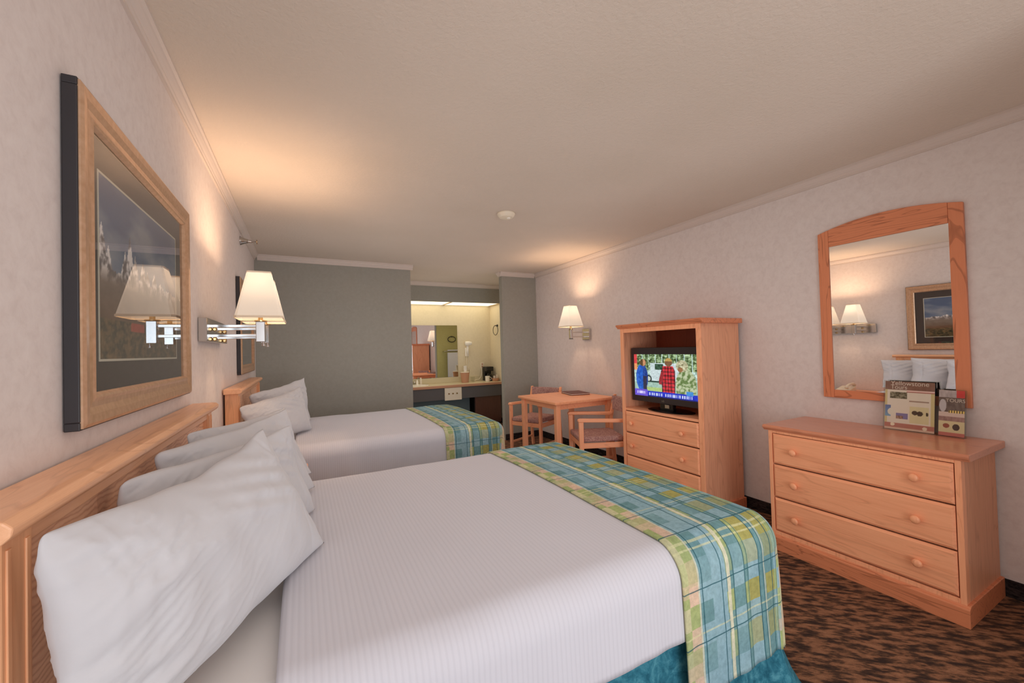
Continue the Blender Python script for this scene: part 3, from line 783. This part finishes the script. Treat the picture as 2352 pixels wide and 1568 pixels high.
obj('inner_frame', B((xf+.0005, xb-.016, y0+.023, y1-.023, 1.455, 1.475)), 'oak_y', t)
for z0_, z1_ in ((.527, .716), (.318, .519), (.112, .310)):
    drawer(xf-.004, y0+.041, y1-.041, z0_, z1_, [(2.218, (z0_+z1_)/2-.008), (2.765, (z0_+z1_)/2-.008)], t)
bm = bmesh.new(); prism(bm, [(xf-.020, 1.478), (xf-.024, 1.488), (xf-.036, 1.496), (xf-.042, 1.504), (xf-.042, 1.512), (xf-.036, 1.516), (xb+.01, 1.516), (xb+.01, 1.478)], 'y', 2.005, 2.925)
obj('cornice', bm, 'oakred_y', t, bevel=.004)
bm = bmesh.new(); prism(bm, [(xf-.026, 0), (xf-.026, .078), (xf-.014, .088), (xb+.006, .088), (xb+.006, 0)], 'y', y0-.016, y1+.016)
obj('plinth', bm, 'oakred_y', t, bevel=.003)

# television
def tvpic(u, v):
    n = fbm(u*1.6, v, 16, 4); n2 = fbm(u, v, 40, 9)
    c = Vector((168, 196, 186)) + Vector((1, 1, 1))*70*n2
    if v > .62: c = Vector((150, 176, 130)).lerp(Vector((62, 84, 46)), max(0, min(1, .45+n*1.5))) + Vector((1,1,1))*60*n2
    if v > .55 and .30 < (u*9) % 1 < .38: c = Vector((200, 225, 225))
    if .28 < u < .80 and .38 < v < .80: c = Vector((196, 212, 214)) + Vector((1,1,1))*12*n2       # van
    if .36 < u < .50 and .64 < v < .78: c = Vector((44, 78, 58)) + Vector((1,1,1))*30*n2
    if .22 < u < .46 and .34 < v < .38: c = Vector((26, 58, 48))
    if math.hypot((u-.25)*1.7, v-.42) < .09: c = Vector((30, 46, 44)) if math.hypot((u-.25)*1.7, v-.42) > .055 else Vector((190, 200, 190))
    if v < .34: c = Vector((158, 190, 176)) + Vector((1,1,1))*16*n
    if v < .22 and .2 < u < .6: c = Vector((170, 196, 120))
    # presenter in blue
    if ((u-.135)/.105)**2 + ((v-.44)/.33)**2 < 1 and v < .74: c = Vector((28, 92, 190)) if u < .155 else Vector((20, 60, 140)); c = c + Vector((1,1,1))*30*n
    if u > .15 and u < .22 and v < .48 and v > .16: c = Vector((44, 42, 66))
    if math.hypot((u-.155)*1.6, v-.80) < .085: c = Vector((196, 140, 100)) if u > .155 else Vector((92, 66, 34))
    # red checked shirt
    if abs(u-.57) < .075 + .035*min(1, max(0, (.74-v)*8)) - .03*max(0, .45-v) and v < .73:
        g_ = (int(u*64) % 3 == 0) + (int(v*36) % 3 == 0); c = (Vector((206, 48, 58)), Vector((128, 28, 36)), Vector((62, 16, 22)))[g_]
        if u < .49 or u > .665: c = c*.6 + Vector((20, 16, 20))
        c = c + Vector((1,1,1))*26*n
    if .42 < u < .50 and .30 < v < .60 and abs((u-.46)-(v-.45)*.2) < .03: c = Vector((150, 40, 46))
    if math.hypot((u-.58)*1.6, v-.82) < .095: c = Vector((182, 150, 84)) if v > .84 else Vector((120, 84, 56))
    # grey haired man in camouflage
    if ((u-.83)/.15)**2 + ((v-.30)/.38)**2 < 1: c = Vector((186, 196, 160)).lerp(Vector((96, 122, 66)), max(0, min(1, .4+n*1.8)))
    if math.hypot((u-.78)*1.5, v-.74) < .13: c = Vector((176, 172, 138)) + Vector((1,1,1))*60*n2
    if math.hypot((u-.755)*1.5, v-.66) < .055: c = Vector((150, 104, 66))
    if u < .055 and v > .78: c = Vector((214, 66, 70))
    elif u < .055 and v > .62: c = Vector((232, 150, 96))
    # lower third
    if v < .135:
        c = Vector((26, 46, 190))
        if .03 < v < .10 and mnoise.noise((u*60, 1, 1)) > .0 and .25 < u < .92: c = Vector((214, 224, 250))
        if v < .02: c = Vector((16, 30, 120))
    if u < .23 and v < .155:
        c = Vector((104, 84, 206))
        if .05 < v < .11 and .04 < u < .19 and mnoise.noise((u*70, 2, 1)) > -.1: c = Vector((214, 206, 250))
    if .83 < u < .93 and .10 < v < .20: c = Vector((66, 140, 210))
    return c + Vector((1,1,1))*14*n2
t = thing('television', 'flat black television switched on inside the armoire', 'television', (2.82, 2.46, .744))
ty0, ty1, tz0, tz1, tx = 2.098, 2.852, .808, 1.300, 2.752
bm = B((tx, tx+.05, ty0, ty1, tz0, tz1)); obj('housing', bm, 'blackg', t, bevel=.012, seg=3)
bz = B((tx-.006, tx-.0005, ty0+.004, ty1-.004, tz0+.004, tz0+.055), (tx-.006, tx-.0005, ty0+.004, ty1-.004, tz1-.062, tz1-.004), (tx-.006, tx-.0005, ty0+.004, ty0+.036, tz0+.055, tz1-.062), (tx-.006, tx-.0005, ty1-.036, ty1-.004, tz0+.055, tz1-.062))
obj('bezel', bz, 'bezel', t, bevel=.002)
canvas('screen', (tx-.0035, ty1-.036, tz0+.055), (0, -(ty1-ty0-.072), 0), (0, 0, tz1-tz0-.117), 200, 110, tvpic, 'screen', t)
obj('stand_neck', B((tx+.012, tx+.05, 2.40, 2.54, .756, .812)), 'blackg', t, bevel=.004)
bm = bmesh.new(); lathe(bm, [(.20, 0), (.20, .006), (.17, .014), (.04, .018)], (0, 0, 0), n=40); bmesh.ops.scale(bm, vec=(.62, 1.15, 1), verts=bm.verts[:]); bmesh.ops.translate(bm, vec=(2.815, 2.47, .7442), verts=bm.verts[:])
obj('stand_base', bm, 'blackg', t)
obj('stand_badge', B((tx-.002, tx+.012, 2.43, 2.475, .775, .806)), 'nickel', t, bevel=.002)
text('logo', 'LG', (tx-.0075, 2.50, tz0+.020), (PI/2, 0, -PI/2), .022, 'nickel', t)

# ------------------------------------------------------------------ arched mirror
t = thing('wall_mirror', 'arched oak-framed mirror on the wall above the dresser', 'mirror', (RW, 1.117, .94))
my0, my1, mz0 = .775, 1.460, .940
iy0, iy1, iz0, iz1 = .834, 1.398, .992, 1.945
xw, xff = RW-.001, RW-.022
def top_z(y):
    c = (my0+my1)/2; return 2.092 - .050*((y-c)/((my1-my0)/2))**2
K = 24
pts = [(my0 + (my1-my0)*i/K) for i in range(K+1)]
ys = [y for y in pts if y > iy1]; yl = [y for y in pts if y < iy0]
in_l = [iy0] + [y for y in pts if iy0+.002 <= y <= iy1-.002] + [iy1]
bm = bmesh.new(); prism(bm, [(iy1, iz1), (iy0, iz1)] + [(y, top_z(y)) for y in in_l], 'x', xff, xw)
obj('top_rail', bm, 'oakred_y', t, bevel=.003)
bm = bmesh.new(); prism(bm, [(my0, mz0), (in_l[0]-.0005, mz0)][::1] + [(in_l[0]-.0005, top_z(in_l[0])), (my0, top_z(my0))], 'x', xff, xw); obj('stile', bm, 'oakred_z', t, bevel=.003)
bm = bmesh.new(); prism(bm, [(in_l[-1]+.0005, mz0), (my1, mz0), (my1, top_z(my1)), (in_l[-1]+.0005, top_z(in_l[-1]))], 'x', xff, xw); obj('stile', bm, 'oakred_z', t, bevel=.003)
obj('bottom_rail', B((xff, xw, in_l[0], in_l[-1], mz0, iz0)), 'oakred_y', t, bevel=.003)
obj('glass', B((xw-.014, xw-.010, in_l[0]-.004, in_l[-1]+.004, iz0-.004, iz1+.01)), 'mirror', t)

# ------------------------------------------------------------------ brochure stands on the dresser
def broch1(u, v):
    c = Vector((214, 198, 182))
    if u < .05 or u > .93: c = Vector((196, 176, 128))
    if v > .82: c = Vector((128, 92, 78)) + Vector((1,1,1))*10*fbm(u, v, 8, 3)
    if .78 < v <= .82 and u > .45: c = Vector((165, 96, 84)) if v < .80 else Vector((222, 186, 176))
    if .10 < u < .46 and .64 < v < .78: c = Vector((108, 98, 76)) + Vector((1,1,1))*70*fbm(u, v, 22, 3)
    if u > .5 and u < .9 and .585 < v < .61: c = Vector((158, 132, 116))
    if .0 < u < .13 and .26 < v < .50: c = Vector((96, 106, 150)).lerp(Vector((120, 150, 175)), 1-(v-.26)/.24)
    if math.hypot(u-.13, (v-.36)) < .07: c = Vector((212, 200, 184))
    if .24 < u < .48 and .22 < v < .34: c = Vector((126, 112, 150)) if v > .29 or u > .38 else Vector((150, 112, 96)) + Vector((1,1,1))*50*fbm(u, v, 30, 5)
    if .52 < u < .9 and .16 < v < .5:
        c = Vector((206, 190, 150))
        if ((u-.62)/.06)**2+((v-.37)/.045)**2 < 1 or ((u-.72)/.06)**2+((v-.36)/.05)**2 < 1 or ((u-.86)/.025)**2+((v-.36)/.04)**2 < 1: c = Vector((78, 62, 52))
    if v < .13: c = Vector((176, 112, 98)) if (v > .04) else Vector((206, 170, 150))
    if math.hypot(u-.17, (v-.10)*1.3) < .045: c = Vector((226, 206, 180))
    if math.hypot(u-.82, (v-.07)*1.3) < .045: c = Vector((220, 196, 172))
    return c*1.12
def broch2(u, v):
    c = Vector((206, 180, 168))
    if v > .84: c = Vector((176, 160, 158)) + Vector((1,1,1))*20*fbm(u, v, 8, 1)
    if u > .68 and v > .84 - (u-.68)*.3: c = Vector((200, 70, 66))
    if .52 < v <= .84:
        c = Vector((110, 92, 84)) + Vector((1,1,1))*16*fbm(u, v, 9, 2)
        if ((u-.16)/.14)**2+((v-.66)/.14)**2 < 1: c = Vector((188, 176, 176))
    if .50 < v < .56 and u > .38: c = Vector((222, 190, 110)) if (int(u*30) % 3) else Vector((50, 36, 30))
    if .32 < v < .42: c = Vector((156, 120, 112)) + Vector((1,1,1))*16*fbm(u, v, 12, 2)
    if .08 < v <= .32:
        c = Vector((208, 190, 150))
        if ((u-.3)/.13)**2+((v-.22)/.05)**2 < 1: c = Vector((150, 84, 70))
        if ((u-.68)/.14)**2+((v-.20)/.07)**2 < 1: c = Vector((84, 66, 62))
    if v <= .08: c = Vector((188, 110, 100))
    return c*1.1
def stand(name, label, y0, y1, zt, x_bot, x_top, fn):
    """clear acrylic stand leaning back, brochure inside; y0<y1"""
    zb = .788
    t = thing(name, label, 'brochure stand', ((x_bot+x_top)/2, (y0+y1)/2, zb), 'brochure stands on the dresser')
    up = Vector((x_top-x_bot, 0, zt-zb)); n = Vector((-(zt-zb), 0, x_top-x_bot)).normalized()
    def sheet(bm, a, b, k0, k1, dn, th):
        p = [Vector((x_bot, a, zb))+up*k0+n*dn, Vector((x_bot, b, zb))+up*k0+n*dn, Vector((x_bot, b, zb))+up*k1+n*dn, Vector((x_bot, a, zb))+up*k1+n*dn]
        v0 = [bm.verts.new(q) for q in p]; v1 = [bm.verts.new(q - n*th) for q in p]
        bm.faces.new(v0); bm.faces.new(v1[::-1])
        for i in range(4): bm.faces.new((v0[i], v1[i], v1[(i+1) % 4], v0[(i+1) % 4]))
    bm = bmesh.new(); sheet(bm, y0-.004, y1+.004, 0, 1.0, -.004, .002); sheet(bm, y0-.004, y1+.004, 0, 1.0, .008, .002)
    sheet(bm, y0-.006, y0-.004, 0, 1.0, .008, .014); sheet(bm, y1+.004, y1+.006, 0, 1.0, .008, .014)
    box(bm, x_bot-.035, x_bot+.01, y0-.004, y1+.004, zb, zb+.002)
    obj('holder', bm, 'acrylic', t)
    br = canvas('brochure', Vector((x_bot, y1-.001, zb+.003))+n*.002, (0, -(y1-y0-.002), 0), up*.975, 90, 110, fn, 'art', t, .003)
    return t, br, up, n, Vector((x_bot, y1, zb))
M['ink_cream'] = mat('cream_ink', lin(226,206,190), .7)
t, br, up, n, o0 = stand('brochure_stand', 'clear stand holding the large tour brochure with cream and brown cover', .905, 1.121, 1.072, 3.075, 3.118, broch1)
ang = math.atan2(up.x, up.z)
R1 = (PI/2 - 0, 0, -PI/2)
def on_sheet(u, v, dn, y1, w_):
    return o0 + up*v + n*dn + Vector((0, -u*w_, 0))
def rot_sheet():
    X = Vector((0, -1, 0)); Y = up.normalized(); Z = X.cross(Y)
    return Matrix(((X.x, Y.x, Z.x), (X.y, Y.y, Z.y), (X.z, Y.z, Z.z))).to_euler()
text('lettering', 'Yellowstone', on_sheet(.12, .905, .0032, 0, .216), rot_sheet(), .036, 'ink_cream', br, xs=.92)
text('lettering', 'Tours', on_sheet(.12, .828, .0032, 0, .216), rot_sheet(), .036, 'ink_cream', br, xs=.85)
t, br, up, n, o0 = stand('brochure_stand', 'clear stand holding the narrow dark tour brochure with a red corner', .790, .890, 1.036, 3.070, 3.112, broch2)
text('lettering', 'TOURS', on_sheet(.28, .735, .0032, 0, .100), rot_sheet(), .026, 'ink_cream', br, xs=.88)

# ------------------------------------------------------------------ table, folder, chairs
t = thing('dining_table', 'square oak table with straight legs beside the armoire', 'table', (2.70, 3.89, 0))
tx0, tx1, ty0, ty1 = 2.30, 3.10, 3.485, 4.305
obj('tabletop', B((tx0, tx1, ty0, ty1, .722, .752)), 'oak_y', t, bevel=.008, seg=3)
obj('apron', B((tx0+.05, tx1-.05, ty0+.055, ty0+.075, .665, .722), (tx0+.05, tx1-.05, ty1-.075, ty1-.055, .665, .722), (tx0+.055, tx0+.075, ty0+.075, ty1-.075, .665, .722), (tx1-.075, tx1-.055, ty0+.075, ty1-.075, .665, .722)), 'oak_y', t)
for lx in (tx0+.03, tx1-.085):
    for ly in (ty0+.03, ty1-.085): obj('leg', B((lx, lx+.055, ly, ly+.055, 0, .722)), 'oak_z', t, bevel=.006)
t = thing('guest_folder', 'dark brown guest folder lying on the oak table', 'folder', (2.98, 4.0, .752))
M['folder'] = mat('brown_leatherette', lin(104,56,48), .45)
a = -.22
def rbox(bm, cx, cy, hx, hy, z0, z1, a):
    ps = [(cx+x*math.cos(a)-y*math.sin(a), cy+x*math.sin(a)+y*math.cos(a)) for x, y in ((-hx,-hy),(hx,-hy),(hx,hy),(-hx,hy))]
    prism(bm, ps, 'z', z0, z1)
bm = bmesh.new(); rbox(bm, 2.93, 4.0, .12, .155, .7525, .760, a); obj('cover', bm, 'folder', t, bevel=.002)
bm = bmesh.new(); rbox(bm, 2.93, 4.0, .115, .150, .7605, .768, a); obj('pages', bm, 'white', t)
bm = bmesh.new(); rbox(bm, 2.93, 4.0, .12, .155, .7685, .774, a); obj('cover', bm, 'folder', t, bevel=.002)

def make_chair(label):
    t = thing('arm_chair', label, 'chair', (0,0,0), 'oak arm chairs by the table')
    W, F, Bk = .225, .235, -.235
    for s in (-1, 1):
        y = s*W
        bm = bmesh.new(); prism(bm, [(F-.038, 0), (F, 0), (F+.004, .60), (F-.042, .60)], 'y', y-.016, y+.016); obj('leg', bm, 'oak_z', t, bevel=.006)
        bm = bmesh.new(); prism(bm, [(Bk-.05, 0), (Bk-.012, 0), (Bk+.028, .40), (Bk+.024, .58), (Bk-.030, .80), (Bk-.058, .80), (Bk-.010, .56), (Bk-.010, .40)], 'y', y-.015, y+.015); obj('leg', bm, 'oak_z', t, bevel=.005)
        bm = bmesh.new(); prism(bm, [(Bk+.0, .580), (F+.012, .600), (F+.012, .622), (F-.01, .632), (Bk-.008, .612)], 'y', y-.024, y+.024); obj('armrest', bm, 'oak_x', t, bevel=.007)
        obj('side_rail', B((Bk+.02, F-.03, y-.011, y+.011, .345, .395)), 'oak_x', t, bevel=.003)
        obj('stretcher', B((Bk-.0, F-.03, y-.009, y+.009, .115, .140)), 'oak_x', t, bevel=.003)
    obj('front_rail', B((F-.032, F-.012, -W+.016, W-.016, .345, .395)), 'oak_y', t, bevel=.003)
    obj('back_rail', B((Bk, Bk+.02, -W+.016, W-.016, .345, .395)), 'oak_y', t, bevel=.003)
    bm = B((Bk+.025, F-.005, -W+.020, W-.020, .396, .450)); obj('seat', bm, 'upholstery', t, bevel=.018, seg=4)
    bm = bmesh.new(); K = 10; fr = []; bk = []
    poly = []
    for i in range(K+1):
        y = -W+.016 + (2*W-.032)*i/K; c = .035*(1-(2*i/K-1)**2); poly.append((Bk-.028-c, y))
    for i in range(K, -1, -1):
        y = -W+.016 + (2*W-.032)*i/K; c = .035*(1-(2*i/K-1)**2); poly.append((Bk-.002-c, y))
    prism(bm, poly, 'z', .640, .790); obj('backrest', bm, 'upholstery', t, bevel=.008, seg=3)
    return t
def copy_tree(o, parent=None):
    c = o.copy(); C.objects.link(c); c.parent = parent
    for ch in [x for x in bpy.data.objects if x.parent == o]: copy_tree(ch, c)
    return c
chA = make_chair('oak arm chair beyond the table, in the corner by the grey pillar')
chB = copy_tree(chA)
chA.location = (2.655, 4.505, 0); chA.rotation_euler = (0, 0, math.radians(205))
chB['label'] = 'oak arm chair between the table and the armoire'
chB.location = (2.645, 3.265, 0); chB.rotation_euler = (0, 0, math.radians(157))

# ------------------------------------------------------------------ vanity alcove
t = thing('vanity_counter', 'long vanity counter with a wood edge in the alcove', 'counter', (1.95, 6.68, .7))
obj('countertop', B((.705, 3.155, 6.43, AY-.002, .703, .742)), 'laminate', t)
obj('front_edge', B((.705, 3.155, 6.41, 6.4295, .700, .743)), 'lamedge', t, bevel=.006)
obj('backsplash', B((.705, 3.155, AY-.022, AY-.002, .7425, .838)), 'laminate', t, bevel=.004)
obj('apron', B((.705, 3.155, 6.44, 6.46, .505, .700)), 'apron', t)
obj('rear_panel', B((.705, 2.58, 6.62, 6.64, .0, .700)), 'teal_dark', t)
t = thing('wall_heater', 'small beige control panel set in the vanity apron', 'heater', (2.21, 6.44, .49))
obj('cover', B((2.07, 2.365, 6.420, 6.4395, .490, .697)), 'ivory', t, bevel=.004)
for k in range(3): obj('dial', (lambda bm: (lathe(bm, [(.012, 0), (.011, .010)], (2.14+.07*k, 6.42, .60), '-y', 14), bm)[1])(bmesh.new()), 'brass', t)
t = thing('mini_fridge', 'dark brown mini fridge under the right end of the vanity', 'fridge', (2.87, 6.7, 0))
obj('cabinet', B((2.63, 3.12, 6.52, 6.93, .02, .64)), 'black', t, bevel=.005)
d = obj('door', B((2.63, 3.12, 6.472, 6.515, .03, .638)), 'fridge', t, bevel=.005)
obj('handle', B((2.66, 2.74, 6.466, 6.474, .56, .605)), 'black', d, bevel=.002)
obj('badge', B((2.67, 2.71, 6.463, 6.468, .605, .613)), 'nickel', d)
t = thing('vanity_mirror', 'wide frameless mirror over the vanity sink', 'mirror', (1.7, AY, .84))
obj('glass', B((.9, 2.497, AY-.008, AY-.002, .842, 1.768)), 'mirror', t)
# sink, faucet, soap
t = thing('wash_basin', 'white oval wash basin set in the vanity', 'sink', (1.60, 6.66, .742))
bm = bmesh.new(); lathe(bm, [(.24, 0), (.24, .012), (.215, .014), (.19, .004)], n=40); bmesh.ops.scale(bm, vec=(1.15, .78, 1), verts=bm.verts[:]); bmesh.ops.translate(bm, vec=(1.60, 6.665, .7425), verts=bm.verts[:]); obj('rim', bm, 'porcelain', t, smooth=True)
t = thing('faucet', 'chrome faucet behind the wash basin', 'faucet', (1.60, 6.88, .742))
bm = bmesh.new(); tube(bm, [(1.60, 6.895, .744), (1.60, 6.895, .85), (1.60, 6.87, .885), (1.60, 6.80, .885), (1.60, 6.78, .865)], .012, 12); obj('spout', bm, 'chrome', t, smooth=True)
for s in (-1, 1):
    bm = bmesh.new(); lathe(bm, [(.022, 0), (.02, .03), (.024, .045), (.012, .055)], (1.60+.09*s, 6.895, .744), n=14); obj('handle', bm, 'chrome', t, smooth=True)
def bottle(x, y, h, r, m, label):
    t = thing('toiletry_bottle', label, 'bottle', (x, y, .742), 'toiletry bottles by the sink')
    bm = bmesh.new(); lathe(bm, [(r, 0), (r, h*.7), (r*.5, h*.8)], (x, y, .7425), n=18); obj('body', bm, m, t, bevel=.002)
    bm = bmesh.new(); lathe(bm, [(r*.55, h*.8), (r*.55, h)], (x, y, .743), n=14); obj('cap', bm, 'white', t)
bottle(1.79, 6.86, .12, .022, 'ivory', 'taller toiletry bottle beside the wash basin')
bottle(1.72, 6.83, .09, .020, 'white', 'shorter toiletry bottle beside the wash basin')
# ice bucket
t = thing('ice_bucket', 'beige ice bucket on the vanity', 'ice bucket', (2.55, 6.74, .742))
bm = bmesh.new(); lathe(bm, [(.062, 0), (.080, .165), (.084, .168), (.084, .176), (.074, .178), (.058, .01)], (2.55, 6.74, .7425), n=28); obj('pail', bm, 'lamedge', t)
bm = bmesh.new(); lathe(bm, [(.0835, .1775), (.080, .186), (.02, .192)], (2.55, 6.74, .7425), n=28); obj('lid', bm, 'ivory', t)
t = thing('cup_stack', 'short stack of white cups on the ice bucket lid', 'cups', (2.56, 6.74, .935))
for k in range(3):
    bm = bmesh.new(); lathe(bm, [(.026, 0), (.034, .05), (.036, .05)], (2.56, 6.74, .9355+.026*k), n=18); obj('cup', bm, 'white', t)
# hair dryer
t = thing('hair_dryer', 'white wall-mounted hair dryer beside the vanity mirror', 'hair dryer', (2.67, AY, 1.2))
obj('holder', B((2.635, 2.705, AY-.045, AY-.002, 1.20, 1.36)), 'white', t, bevel=.012)
bm = bmesh.new(); tube(bm, [(2.67, AY-.06, 1.22), (2.67, AY-.065, 1.40)], [.019, .024], 14); obj('handle', bm, 'white', t, smooth=True)
bm = bmesh.new(); lathe(bm, [(.028, -.05), (.040, -.04), (.042, .03), (.032, .06), (.030, .075)], (2.67, AY-.075, 1.435), 'x', 18); obj('barrel', bm, 'white', t, smooth=True)
bm = bmesh.new(); tube(bm, [(2.655, AY-.05, 1.21), (2.65, AY-.05, 1.08), (2.68, AY-.05, .96), (2.70, AY-.05, .90), (2.69, AY-.04, 1.0), (2.69, AY-.03, 1.2)], .005, 8); obj('cord', bm, 'ivory', t, smooth=True)
t = thing('power_outlet', 'ivory power outlet on the alcove wall above the coffee maker', 'outlet', (2.975, AY, 1.02))
obj('plate', B((2.94, 3.01, AY-.008, AY-.001, .962, 1.078)), 'ivory', t, bevel=.003)
for z_ in (1.0, 1.045): obj('socket', B((2.962, 2.988, AY-.012, AY-.0075, z_-.013, z_+.013)), 'lamedge', t)
# coffee maker, mug, glass, basket
t = thing('coffee_maker', 'black coffee maker on the right end of the vanity', 'coffee maker', (3.03, 6.82, .742))
obj('body', B((2.97, 3.11, 6.84, 6.925, .743, 1.0)), 'black', t, bevel=.008)
obj('brew_head', B((2.97, 3.11, 6.73, 6.839, .92, 1.0)), 'black', t, bevel=.010)
obj('warming_plate', B((2.97, 3.11, 6.73, 6.839, .743, .765)), 'black', t, bevel=.006)
bm = bmesh.new(); lathe(bm, [(.045, 0), (.055, .05), (.04, .10), (.035, .115)], (3.04, 6.782, .766), n=20); obj('carafe', bm, 'blackg', t, smooth=True)
t = thing('mug', 'white mug in front of the coffee maker', 'mug', (2.95, 6.66, .742))
bm = bmesh.new(); lathe(bm, [(.034, 0), (.040, .01), (.042, .095), (.038, .096), (.034, .02)], (2.95, 6.66, .7425), n=22); obj('cup', bm, 'white', t)
bm = bmesh.new(); tube(bm, [(2.99, 6.65, .82), (3.015, 6.645, .81), (3.015, 6.645, .775), (2.99, 6.65, .765)], .006, 8); obj('handle', bm, 'white', t, smooth=True)
t = thing('water_glass', 'small clear drinking glass beside the ice bucket', 'glass', (2.70, 6.74, .742))
bm = bmesh.new(); lathe(bm, [(.028, 0), (.034, .09), (.031, .09), (.026, .008)], (2.70, 6.74, .7425), n=20); obj('tumbler', bm, 'acrylic', t)
t = thing('condiment_basket', 'small brown basket of sachets at the right end of the vanity', 'basket', (3.085, 6.60, .742))
bm = bmesh.new(); lathe(bm, [(.052, 0), (.066, .055), (.060, .056), (.048, .008)], (3.08, 6.60, .7425), n=22); obj('basket', bm, 'lamedge', t)
for k, (dx, dy, m_) in enumerate(((-.02, 0, 'white'), (.015, .02, 'folder'), (.02, -.02, 'ivory'))):
    obj('sachet', B((3.08+dx-.018, 3.08+dx+.018, 6.60+dy-.004, 6.60+dy+.004, .755, .84+.01*k)), m_, t)
t = thing('charging_cord', 'white cord trailing across the vanity to the wall outlet', 'cord', (2.86, 6.86, .742))
bm = bmesh.new(); tube(bm, [(2.955, AY-.02, .975), (2.945, AY-.05, .90), (2.92, AY-.07, .82), (2.87, AY-.09, .775), (2.80, AY-.10, .768), (2.76, AY-.12, .751)], .006, 8); obj('cable', bm, 'ivory', t, smooth=True)
# towel ring and towel rack
t = thing('towel_ring', 'black towel ring on the alcove side wall', 'towel ring', (RW, 6.62, 1.72))
bm = bmesh.new(); lathe(bm, [(.022, 0), (.020, .012), (.010, .03), (.010, .045)], (RW, 6.62, 1.745), '-x', 16); obj('mount', bm, 'black', t)
bm = bmesh.new(); tube(bm, [(RW-.045, 6.62+.10*math.sin(2*PI*k/28), 1.662+.088*math.cos(2*PI*k/28)) for k in range(29)], .0055, 8, False); obj('ring', bm, 'black', t, smooth=True)
t = thing('towel_rack', 'wire towel rack on the rear face of the pillar wall, seen in the vanity mirror', 'towel rack', (2.93, 5.40, 1.2))
yw = BY+.112
bm = bmesh.new()
for z_, d_ in ((1.30, .02), (1.30, .10), (1.30, .18)): tube(bm, [(2.72, yw+d_, z_), (3.13, yw+d_, z_)], .006, 8)
for x_ in (2.72, 3.13): tube(bm, [(x_, yw+.002, z_), (x_, yw+.18, 1.30)], .006, 8)
obj('shelf_bars', bm, 'nickel', t)
o = tag(obj('hanging_towel', B((2.78, 3.08, yw+.150, yw+.168, .74, 1.27), (2.78, 3.08, yw+.192, yw+.210, .70, 1.27), (2.78, 3.08, yw+.150, yw+.210, 1.308, 1.330)), 'pillow', None, bevel=.006), 'white bath towel hanging from the wire rack', 'towel')
t = thing('wire_ring', 'dark ring holder above the towel rack, seen in the vanity mirror', 'towel ring', (2.93, yw, 1.58))
bm = bmesh.new(); tube(bm, [(2.93+.09*math.cos(2*PI*k/24), yw+.03, 1.56+.06*math.sin(2*PI*k/24)) for k in range(25)], .008, 8, False); tube(bm, [(2.93, yw, 1.62), (2.93, yw+.03, 1.62)], .012, 8); obj('ring', bm, 'black', t)
